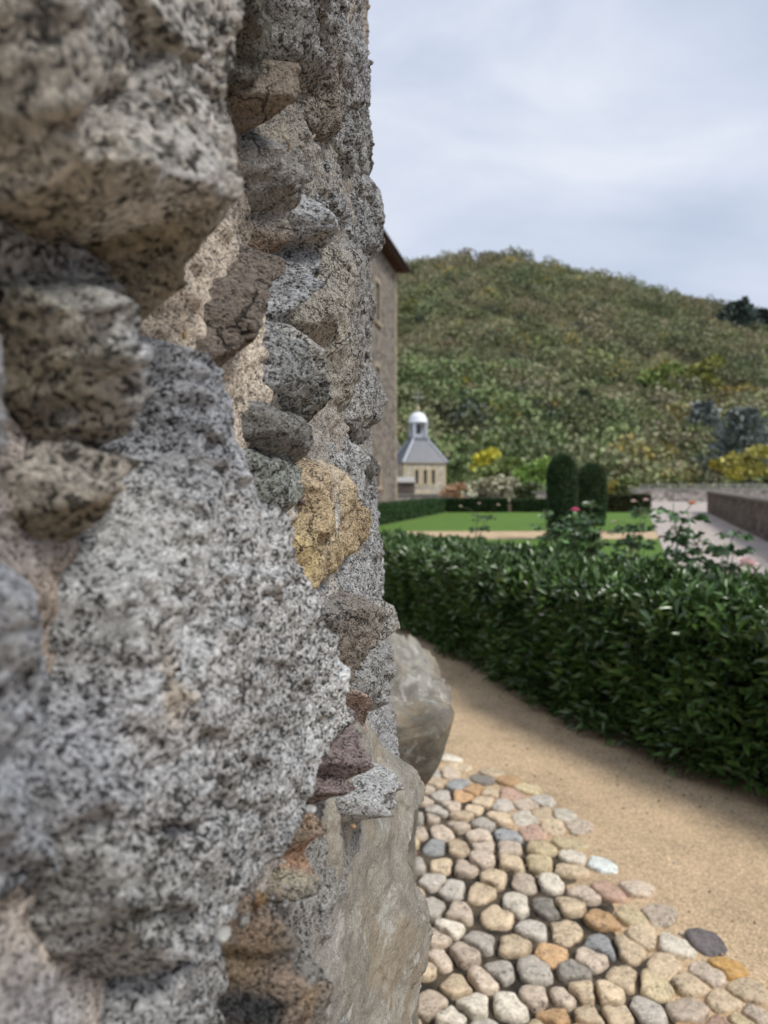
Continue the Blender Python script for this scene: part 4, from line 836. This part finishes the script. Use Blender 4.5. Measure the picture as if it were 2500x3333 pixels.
def manor():
    # local x runs along the facade from the near end to the far corner
    Lf = 30.0; H = 16.3; D = 12.0; u = np.array([.225, 1.0]); u /= np.linalg.norm(u); far = np.array([.85, 51.0]); near = far-u*Lf
    root = empty('manor_house', (near[0], near[1], 0), math.atan2(u[1], u[0])); tag(root, 'tall old rubble stone building with a dark overhanging roof behind the tower', 'building')
    wins = []
    c = Lf-5.75
    while c > 2:
        for (z0, z1) in ((11.35, 13.8), (5.9, 8.6), (1.25, 2.5)): wins.append((c-.55, c+.55, z0, z1))
        c -= 4.2
    m = MB(); facade(m, Lf, H, wins, .3, 0); m.add([(Lf, 0, 0), (Lf, D, 0), (Lf, D, H), (Lf, 0, H)], [(0, 1, 2, 3)]); m.add([(0, 0, 0), (0, D, 0), (0, D, H), (0, 0, H)], [(3, 2, 1, 0)]); m.add([(0, D, 0), (Lf, D, 0), (Lf, D, H), (0, D, H)], [(3, 2, 1, 0)])
    m.build('wall', M_manor, root)
    m = MB()
    for k in range(27):
        w = .55 if k % 2 else .32; z = .02+k*.6; m.box(Lf-w, Lf+.03, -.03, w if k % 2 == 0 else .3, z, z+.57)
    m.build('corner_quoins', M_trim, root)
    m = MB(); m.box(Lf-.02, Lf+.06, -.06, .5, .05, 2.0); m.build('lit_corner_block', M_trimy, root)  # paler yellow block paints the light on the corner quoins
    for (a, b, c_, d) in wins:
        m = MB(); t = .09
        m.box(a, a+t, .14, .2, c_, d); m.box(b-t, b, .14, .2, c_, d); m.box(a+t, b-t, .14, .2, d-t, d); m.box(a+t, b-t, .14, .2, c_, c_+t); m.box((a+b)/2-.04, (a+b)/2+.04, .14, .2, c_+t, d-t); m.box(a+t, (a+b)/2-.04, .15, .19, (c_+d)/2-.03, (c_+d)/2+.03); m.box((a+b)/2+.04, b-t, .15, .19, (c_+d)/2-.03, (c_+d)/2+.03)
        f = m.build('window', M_frame, root)
        m = MB(); m.box(a+t, b-t, .165, .175, c_+t, d-t); m.build('pane', M_glass, f)
        m = MB(); m.box(a-.22, a, -.035, .06, c_, d); m.box(b, b+.22, -.035, .06, c_, d); m.box(a-.22, b+.22, -.035, .06, d, d+.28); m.build('surround', M_trim, f)
        m = MB(); m.box(a-.3, b+.3, -.16, .06, c_-.2, c_); m.build('sill', M_trim, f)
    # roof with deep eaves
    o_ = .75; m = MB(); z = H
    m.add([(-o_, -o_, z-.1), (Lf+o_, -o_, z-.1), (Lf+o_, D+o_, z-.1), (-o_, D+o_, z-.1), (-o_, -o_, z+.12), (Lf+o_, -o_, z+.12), (Lf+o_, D+o_, z+.12), (-o_, D+o_, z+.12), (5, D/2, z+3.2), (Lf-5, D/2, z+3.2)],
          [(4, 5, 9, 8), (5, 6, 9), (6, 7, 8, 9), (7, 4, 8), (0, 1, 5, 4), (1, 2, 6, 5), (2, 3, 7, 6), (3, 0, 4, 7)]); rf = m.build('roof', M_tile, root)
    m = MB(); m.box(-o_+.02, Lf+o_-.02, -o_+.02, D+o_-.02, z-.16, z-.102); m.build('soffit', M_wood, rf)
    for k in range(43): x = .3+.7*k; m = MB(); m.box(x-.07, x+.07, -o_+.06, .0, z-.34, z-.162); m.build('rafter_end', M_wood, rf)
    m = MB(); m.tube([(-o_, -o_-.08, z+.0), (Lf+o_, -o_-.08, z)], .09, 8); m.build('gutter', M_tile, rf)
manor()

def slate_mat():
    m, nt = new_mat('blue_slate'); q = NT(nt); co = q.n('ShaderNodeTexCoord').outputs['Object']
    br = q.n('ShaderNodeTexBrick', {'Vector': co, 'Color1': (.075, .082, .105, 1), 'Color2': (.10, .11, .135, 1), 'Mortar': (.07, .075, .09, 1), 'Scale': 1.0, 'Mortar Size': .008, 'Brick Width': .28, 'Row Height': .2})
    q.out(br.outputs[0], .45, q.noise(co, 8), .01, .5, .5); return m
M_slate = slate_mat(); M_lead = flat_mat('pale_lead', (.50, .52, .56), .4, .2, .5, 5, .2); M_zinc = flat_mat('bright_zinc', (.78, .80, .84), .5, 0, .6, 4, .12)
M_chap = rubble_mat('chapel_stone', (.50, .445, .365), (.50, .44, .35), 2.6, .35)
def arch_pts(w, h, n=10):
    r = w/2; P = [(-r, 0), (r, 0)]
    for i in range(n+1): a = math.pi*i/n; P.append((r*math.cos(a), h-r+r*math.sin(a)))
    return P
def chapel():
    d0 = 110.0; cx = (1361-CX0)/FPX*d0; S = 6.38; a = R_(15.8); z0 = -2.2; H = EYE+65/FPX*d0+2.2-.1
    root = empty('chapel', (cx, d0, z0), a); tag(root, 'small square chapel with a slate pyramid roof, open lantern and white dome', 'chapel')
    hs = S/2; K = d0/FPX
    # front face is local -y ; windows at pixel-true places
    zt = lambda py: EYE-z0+(HORY-py)*K
    fx = lambda px: ((px-1361)*K)/math.cos(a)-.93   # approximate inverse of the turned face
    wins = []
    for px in (1354, 1381, 1407): c = fx(px); wins.append((c-.42, c+.42, zt(1573)-.15, zt(1528)+.1))
    low = []
    for px in (1369, 1394): c = fx(px); low.append((c-.42, c+.42, zt(1628), zt(1602)))
    m = MB(); allw = [(w[0]+hs, w[1]+hs, w[2], w[3]) for w in wins+low]; fm = MB(); facade(fm, S, H, allw, .45)
    m.add([(x-hs, y-hs, z) for x, y, z in fm.v], fm.f)
    lw = [(S*.5-.45-1.3, S*.5+.45-1.3, zt(1573), zt(1528)), (S*.5-.45+1.3, S*.5+.45+1.3, zt(1573), zt(1528))]
    for k in (1, 2, 3):
        g_ = MB(); facade(g_, S, H, lw, .45); ca, sa = math.cos(k*math.pi/2), math.sin(k*math.pi/2)
        m.add([((x-hs)*ca-(y-hs)*sa, (x-hs)*sa+(y-hs)*ca, z) for x, y, z in g_.v], g_.f)
    m.build('wall', M_chap, root)
    def arched(w, k=0):
        W_ = w[1]-w[0]; Hh = w[3]-w[2]; inn = arch_pts(W_*.66, Hh-.25); c = (w[0]+w[1])/2; ca, sa = math.cos(k*math.pi/2), math.sin(k*math.pi/2)
        def tr(x, y, z): X = c+x; Y = -hs+y; return (X*ca-Y*sa, X*sa+Y*ca, w[2]+z)
        m = MB(); m.add([tr(x, .22, z+.1) for x, z in inn], [tuple(range(len(inn)))]); f = m.build('window', M_glass, root)
        # dressed surround: ring between outer arch (beyond the opening) and the light
        out = arch_pts(W_+.34, Hh+.28); n = len(inn); m = MB()
        V = [tr(x, -.05, z+.1) for x, z in inn]+[tr(x, -.05, z-.05) for x, z in out]+[tr(x, .24, z+.1) for x, z in inn]+[tr(x, .10, z-.05) for x, z in out]; F = []
        for i in range(n): j = (i+1) % n; F += [(i, j, n+j, n+i), (i, 2*n+i, 2*n+j, j), (n+i, n+j, 3*n+j, 3*n+i)]
        m.add(V, F); m.build('surround', M_trimy, f)
        m = MB(); b = [tr(-.02, .19, .1), tr(.02, .19, .1), tr(.02, .19, Hh-.16), tr(-.02, .19, Hh-.16)]; m.add(b, [(0, 1, 2, 3)]); m.build('mullion', M_frame, f)
    for w in wins+low: arched(w)
    for k in (1, 3):
        for w in lw: arched((w[0]-hs, w[1]-hs, w[2], w[3]), k)
    m = MB(); q = hs
    for k in range(26):
        z = .05+k*.45
        if z > H-.5: break
        w = .5 if k % 2 else .3
        for sx in (-1, 1):
            for sy in (-1, 1): x0, x1 = sorted((sx*(q+.025), sx*(q-w))); y0, y1 = sorted((sy*(q+.025), sy*(q-(.8-w)))); m.box(x0, x1, y0, y1, z, z+.42)
    m.build('corner_quoins', M_trimy, root)
    m = MB(); m.box(-q-.1, q+.1, -q-.1, q+.1, H-.28, H-.13); m.box(-q-.19, q+.19, -q-.19, q+.19, H-.13, H); m.build('cornice', M_trim, root)
    zr = zt(1425); lt = 24*K; e0 = q+.2; lt = S*.175
    m = MB(); zmid = H+(zr-H)*.86; lm = lt*1.12
    ring = lambda e_, z: [(-e_, -e_, z), (e_, -e_, z), (e_, e_, z), (-e_, e_, z)]
    m.add(ring(e0, H+.002)+ring(lm, zmid)+ring(lt, zr), [(0, 1, 5, 4), (1, 2, 6, 5), (2, 3, 7, 6), (3, 0, 4, 7), (4, 5, 9, 8), (5, 6, 10, 9), (6, 7, 11, 10), (7, 4, 8, 11), (8, 9, 10, 11), (0, 3, 2, 1)]); rf = m.build('roof', M_slate, root)
    m = MB()
    for sx, sy in ((1, 1), (1, -1), (-1, 1), (-1, -1)): m.tube([(sx*e0, sy*e0, H+.03), (sx*lm, sy*lm, zmid+.02), (sx*lt, sy*lt, zr+.02)], .17, 6)
    m.build('hip_flashing', M_lead, rf)
    # lantern
    zl = zt(1376); m = MB()
    for sx in (-1, 1):
        for sy in (-1, 1): x0, x1 = sorted((sx*lt, sx*(lt-.42))); y0, y1 = sorted((sy*lt, sy*(lt-.42))); m.box(x0, x1, y0, y1, zr+.002, zl-.3)
    m.box(-lt, lt, -lt, lt, zl-.298, zl-.05); m.box(-lt*.8, lt*.8, -lt*.8, lt*.8, zr+.003, zr+.5); lan = m.build('lantern', M_lead, root)
    m = MB(); m.box(-.3, .3, -.3, .3, zr+.5, zl-.3); m.build('dark_filling', M_glass, lan)  # dark block filling the lantern opening
    m = MB(); r = lt*1.28; hd = zt(1341)-zl; m.lathe([(r*1.04, zl-.05), (r*1.06, zl+.12), (r*.98, zl+.16)]+[(r*.98*math.cos(t), zl+.16+(hd-.16)*math.sin(t)) for t in (.2, .45, .7, .95, 1.2, 1.45)]+[(.12, zl+hd)], 32); dm = m.build('dome', M_zinc, root, True)
    zf = zt(1319); m = MB(); m.lathe([(.22, zl+hd-.05), (.16, zl+hd+.25), (.26, zl+hd+.4), (.24, zl+hd+.6), (.08, zl+hd+.8), (.05, zf)], 16); m.build('finial', M_trimy, dm, True)
    m = MB(); zc = zt(1281); m.tube([(0, 0, zf-.1), (0, 0, zc)], .035, 6); zx = zt(1294); hw = 14*K; m.tube([(-hw, 0, zx), (hw, 0, zx)], .035, 6); cr = m.build('cross', M_steel, dm)
    for p in ((0, 0, zc), (-hw, 0, zx), (hw, 0, zx)): V, F = lump(p, .1, 3, amp=0, sub=2); mesh_np('ball', V, F, M_zinc, cr)
chapel()
# low side building between manor and chapel
def annex():
    d = 70.0; x0, x1 = (1283-CX0)/FPX*d, (1350-CX0)/FPX*d; root = empty('side_building', (x0, d, 0)); tag(root, 'low grey rubble lean-to between the tall building and the chapel', 'building')
    w = x1-x0; h = (1640-1585)/FPX*d+.1; m = MB(); m.box(0, w, 0, 5, -.5, h-.25); m.build('wall', M_wall, root)
    m = MB(); m.add([(-.1, -.15, h-.25), (w+.1, -.15, h-.25), (w+.1, 5.1, h+.25), (-.1, 5.1, h+.25), (-.1, -.15, h-.15), (w+.1, -.15, h-.15), (w+.1, 5.1, h+.35), (-.1, 5.1, h+.35)], [(4, 5, 6, 7), (0, 1, 5, 4), (1, 2, 6, 5), (2, 3, 7, 6), (3, 0, 4, 7), (0, 3, 2, 1)]); m.build('roof', M_cap, root)
annex()
def link_wing():
    d = 125.0; K = d/FPX; x0 = (1270-CX0)*K; root = empty('church_wing', (x0, d, -2)); tag(root, 'pale steep gabled wing seen between the tall building and the chapel', 'building')
    P = [(0, 0), (3.6, 0), (3.6, 6.0), (2.8, 6.6), (1.5, 9.2), (.6, 11.5), (0, 12.4)]
    V = [(x, 0, z) for x, z in P]+[(x, 8, z) for x, z in P]; n = len(P); F = [tuple(range(n)), tuple(reversed(range(n, 2*n)))]+[(i, n+i, n+(i+1) % n, (i+1) % n) for i in range(n)]
    mesh_np('wall', np.array(V), F, M_chap, root, False)
    m = MB(); m.tube([(3.85, -.1, 6.0), (2.85, -.1, 6.75), (1.6, -.1, 9.3), (.7, -.1, 11.6), (0, -.1, 12.6)], .17, 6); m.build('coping', M_cap, root)
link_wing()

# ------------------------------------------------------------------ the wooded hill
RP = np.array([(-4000, .12), (-1500, .20), (0, .27), (1290, .295), (1400, .302), (1500, .304), (1680, .309), (1740, .302), (1800, .292), (1900, .284), (2000, .279), (2100, .266), (2200, .254), (2300, .243), (2400, .233), (2500, .223), (3200, .15), (5200, .04)])
DR = 400.0
def hill_z(x, y):
    a = np.interp(CX0+FPX*x/np.maximum(y, 1), RP[:, 0], RP[:, 1])-.007
    t = (y-150)/(DR-150); top = a*DR+EYE
    z = np.where(t < 0, -3*np.clip((y-66)/12, 0, 1), -3+(top+3)*np.clip(t, 0, 1)**1.02)
    z = np.where(t > 1, top-(y-DR)*.35, z)
    C3 = np.stack([x, y, x*0], 1)
    return z+(fbm(C3, 55, 4, .5, 70)*6)*sstep(.02, .25, t)*sstep(1.0, .7, t)
xs = np.linspace(-420, 520, 260); ys = np.concatenate([np.linspace(65.8, 420, 220), np.linspace(430, 640, 20)])
V, F = grid_sheet('h', xs, ys, hill_z, None)
def hill_mat():
    m, nt = new_mat('hill_scrub'); q = NT(nt); co = q.n('ShaderNodeTexCoord').outputs['Object']
    c = q.mix(q.ramp(q.noise(co, .06, 8, .7), [(.4, 0.0), (.6, 1.0)]), (.14, .145, .07), (.26, .225, .14))
    c = q.mix(q.ramp(q.noise(co, .035, 9, .75), [(.62, 0.0), (.66, 1.0)]), c, (.42, .39, .34)); q.out(c, .95, q.noise(co, .6, 6, .7), 1.2, .8, .1); return m
o = mesh_np('hillside', V, F, hill_mat()); o['kind'] = 'structure'

PALG = [np.array(c) for c in ((.105, .145, .065), (.12, .155, .068), (.135, .165, .075), (.15, .17, .08), (.155, .165, .085), (.17, .17, .095), (.18, .175, .11))]
def crown_cards(c, r, rz, n, size, rr=RNG):
    d = rr.normal(size=(n, 3)); d /= np.linalg.norm(d, axis=1)[:, None]; d[:, 2] = np.abs(d[:, 2])*.95-.12
    lob = 1+.28*perlin(d*1.0+np.array(c)*.37, .55, 2)
    P = d*np.array([r, r, rz])*(rr.uniform(.72, 1.0, n)*lob)[:, None]+np.array(c); return P, d+rr.normal(size=(n, 3))*.55
def woodland():
    n = 8600; u = RNG.random(n); y = np.sqrt(u*(422**2-138**2)+138**2); px = RNG.uniform(1180, 2750, n)
    n2 = 1500; y2 = np.sqrt(RNG.random(n2)*(420**2-138**2)+138**2); px2 = np.where(RNG.random(n2) < .55, RNG.uniform(2750, 4300, n2), RNG.uniform(-1600, 1180, n2))
    y = np.r_[y, y2]; px = np.r_[px, px2]; x = (px-CX0)/FPX*y; z = hill_z(x, y); n = len(y)
    C3 = np.stack([x, y, x*0], 1); k1 = fbm(C3, 45, 3, .6, 90); k2 = perlin(C3, 22, 95)
    keep = ~((perlin(C3, 30, 97)+.6*perlin(C3, 11, 98) > .44) & (y > 190))          # rocky clearings
    Vs = []; Fs = []; Ts = []; nv = 0; low = sstep(270, 160, y)
    for i in np.where(keep)[0]:
        r = (1.5+2.9*RNG.random()**2.2)*(1+.35*low[i]); rz = r*RNG.uniform(.8, 1.5)
        base = PALG[int(np.clip((k1[i]*1.5+1)/2*7+RNG.normal()*.7, 0, 6))]*RNG.uniform(.82, 1.15)
        if low[i] > .3 and RNG.random() < .5: base = base*np.array((.9, 1.15, .8))
        q = RNG.random()
        if q < .018+.03*low[i]: base = np.array((.30, .25, .035))*RNG.uniform(.6, 1.0)
        elif q < .05: base = np.array((.15, .19, .05))
        elif q < .06: base = np.array((.17, .13, .08))
        elif q < .11: base = np.array((.045, .065, .05))
        m_ = 84 if i < 8600 else 22; size = r*(.19 if i < 8600 else .4)
        P, D = crown_cards((x[i], y[i], z[i]+rz*.55), r, rz, m_, size)
        base = (base*.66+base.mean()*.34)*np.array((1.08, 1.0, .84)); col = np.tile(base*1.68*(1+.3*k2[i]), (m_, 1))*RNG.uniform(.88, 1.12, m_)[:, None]
        V, F, T = leaves(P, D, RNG.uniform(.7, 1.3, m_)*size, size*.9, CARD_V, CARD_F, np.clip(col, .005, 1)); Vs.append(V); Fs.append(F+nv); Ts.append(T); nv += len(V)
    o = mesh_np('woodland', np.vstack(Vs), np.vstack(Fs), M_leafd, None, False, np.vstack(Ts)); tag(o, 'olive green scrub oak woodland covering the whole hill behind the garden', 'woodland', kind='stuff')
woodland()

def slope_d(px, py):
    y = np.linspace(150, 400, 600); f = hill_z((px-CX0)/FPX*y, y)-(EYE+(HORY-py)/FPX*y); k = np.where(f > 0)[0]
    return float(y[k[0]]) if len(k) else 396.0
def tree(name, px, py_top, py_base, wpx, d, col, label, n=420, shape='round', group=None):
    if d > 150: d = slope_d(px, py_base)
    K = d/FPX; x = (px-CX0)*K; zb = float(hill_z(np.array([x]), np.array([d]))[0]) if d > 66 else 0; zt = EYE+(HORY-py_top)*K; zlow = EYE+(HORY-py_base)*K
    zb = min(zb, zlow); root = empty(name, (x, d, zb)); tag(root, label, 'tree', group); H = zt-zb; r = wpx*K/2; hc = (zt-zlow)
    m = MB(); m.tube([(0, 0, -.3), (r*.03, 0, H*.35), (-r*.04, 0, H*.65), (0, 0, H*.92)], [H*.025, H*.02, H*.012, H*.004], 7)
    for k in range(7): a = k*2.4; b = H*(.4+.07*k); m.tube([(0, 0, b), (r*.35*math.cos(a), r*.35*math.sin(a), b+H*.07), (r*.65*math.cos(a), r*.65*math.sin(a), b+H*.13)], [H*.008, H*.006, H*.002], 5)
    m.build('trunk', M_bark, root, True)
    if shape == 'round':
        Ps = []; Ds = []; nl = 11
        for k in range(nl):
            a = k*2.4; q = 0 if k == 0 else .58; c = (r*q*math.cos(a), r*q*math.sin(a), H-hc*(.5+.30*math.cos(k*1.9)*(k > 0))); P, D = crown_cards(c, r*.52, hc*.30, n//nl*2, 1); Ps.append(P); Ds.append(D)
        P = np.vstack(Ps); D = np.vstack(Ds)
    else:   # layered conifer / cedar
        k = RNG.random(n*2); tier = np.floor(k*9)/9; rad = r*(1-tier)**(.75 if shape == 'cone' else .5)*RNG.random(n*2)**.55; a = RNG.uniform(0, 6.28, n*2)+tier*3
        rad *= 1+.25*np.sin(a*3+tier*20); P = np.column_stack([rad*np.cos(a), rad*np.sin(a), H-hc+tier*hc+.10*hc*RNG.random(n*2)-.12*rad]); D = np.column_stack([np.cos(a), np.sin(a), np.full(n*2, .45)])+RNG.normal(size=(n*2, 3))*.35
    s = r*.20; nn = len(P); c = np.tile(col, (nn, 1))*RNG.uniform(.55, 1.45, nn)[:, None]
    V, F, T = leaves(P, D, RNG.uniform(.6, 1.3, nn)*s, s*.8, CARD_V, CARD_F, c); mesh_np('crown', V, F, M_leafd, root, False, T)
GT = 'trees standing out from the wooded hill'
tree('yellow_tree', 1578, 1465, 1560, 95, 132, (.62, .58, .08), 'bright yellow autumn tree to the right of the chapel')
tree('green_tree', 1625, 1500, 1620, 150, 118, (.22, .27, .09), 'soft green tree below the bright yellow tree', 520)
tree('green_tree', 1490, 1480, 1600, 90, 128, (.15, .21, .08), 'green tree just right of the chapel roof')
tree('pale_shrub', 1600, 1560, 1640, 170, 54, (.44, .43, .30), 'pale cream blossoming shrub behind the low hedge, beside the chapel', 520)
tree('russet_shrub', 1478, 1575, 1640, 80, 50, (.46, .31, .19), 'russet brown shrub at the corner of the chapel', 380)
tree('dark_shrub', 1700, 1575, 1640, 110, 57, (.11, .14, .06), 'dark green shrub left of the topiary columns')
tree('green_tree', 1745, 1500, 1620, 140, 112, (.24, .36, .09), 'bright green leafy tree left of the topiary columns', 520)
tree('green_tree', 2010, 1560, 1640, 120, 57, (.18, .22, .08), 'green bush right of the topiary columns')
tree('yellow_tree', 1990, 1565, 1635, 45, 56, (.38, .31, .05), 'small yellow bush right of the topiary columns', 260)
tree('blue_cedar', 2290, 1310, 1480, 150, 165, (.26, .29, .27), 'blue-grey cedar on the lower slope, left of the two', 520, 'cedar')
tree('blue_cedar', 2420, 1330, 1520, 200, 150, (.25, .28, .255), 'broad blue-grey cedar on the lower slope at the right', 620, 'cedar')
tree('yellow_tree', 2440, 1460, 1570, 150, 118, (.46, .42, .12), 'large yellow-green tree at the right above the parapet', 520)
tree('yellow_tree', 2340, 1490, 1545, 55, 124, (.36, .30, .04), 'small bright yellow tree above the parapet wall', 260)
tree('yellow_tree', 2390, 1520, 1575, 60, 112, (.38, .33, .05), 'small yellow tree lowest above the parapet wall', 260)
tree('green_tree', 2150, 1190, 1300, 130, 210, (.24, .30, .09), 'yellow-green tree halfway up the slope')
tree('green_tree', 2290, 1170, 1290, 120, 215, (.29, .30, .08), 'olive yellow tree halfway up the right slope')
tree('yellow_tree', 2350, 1262, 1330, 70, 190, (.33, .24, .08), 'orange yellow tree above the blue cedars', 260)
tree('yellow_tree', 2490, 1290, 1350, 60, 185, (.36, .27, .06), 'golden tree at the right edge above the cedars', 260)
tree('yellow_tree', 1660, 1225, 1262, 40, 205, (.40, .34, .04), 'small yellow tree on the terrace line of the slope', 200)
tree('yellow_tree', 1500, 1235, 1275, 70, 205, (.32, .28, .05), 'yellow bush on the slope above the chapel', 260)
tree('dark_cedar', 2400, 985, 1075, 150, 385, (.12, .155, .13), 'dark broad conifer on the ridge at the right', 620, 'cedar')
tree('dark_pine', 2425, 965, 1060, 60, 392, (.13, .16, .13), 'slender dark pine topping the ridge at the right', 420, 'cone')
tree('dark_cedar', 2480, 1010, 1080, 110, 388, (.085, .105, .09), 'dark conifer on the ridge at the right edge', 420, 'cedar')
tree('green_tree', 1780, 1340, 1440, 110, 170, (.13, .17, .09), 'dark green tree on the lower middle slope')
tree('green_tree', 1330, 975, 1060, 60, 330, (.19, .19, .05), 'yellow-green tree high on the slope beside the roof edge', 260)
tree('green_tree', 1900, 1270, 1380, 110, 190, (.12, .16, .10), 'dark green pine on the middle slope', 420, 'cone')

# pale retaining wall on the slope
def slope_wall():
    d = slope_d(1680, 1262); K = d/FPX; x0 = (1600-CX0)*K; x1 = (1760-CX0)*K; z = EYE+(HORY-1255)*K; root = empty('retaining_wall', (x0, d-5, z-3)); tag(root, 'pale stone retaining wall crossing the hillside', 'wall')
    m = MB(); m.box(0, x1-x0, 0, 3, 0, 3.6); m.build('masonry', M_wall2, root); m = MB(); m.box(-.1, x1-x0+.1, -.15, 3.1, 3.602, 3.9); m.build('coping', M_cap, root)
slope_wall()
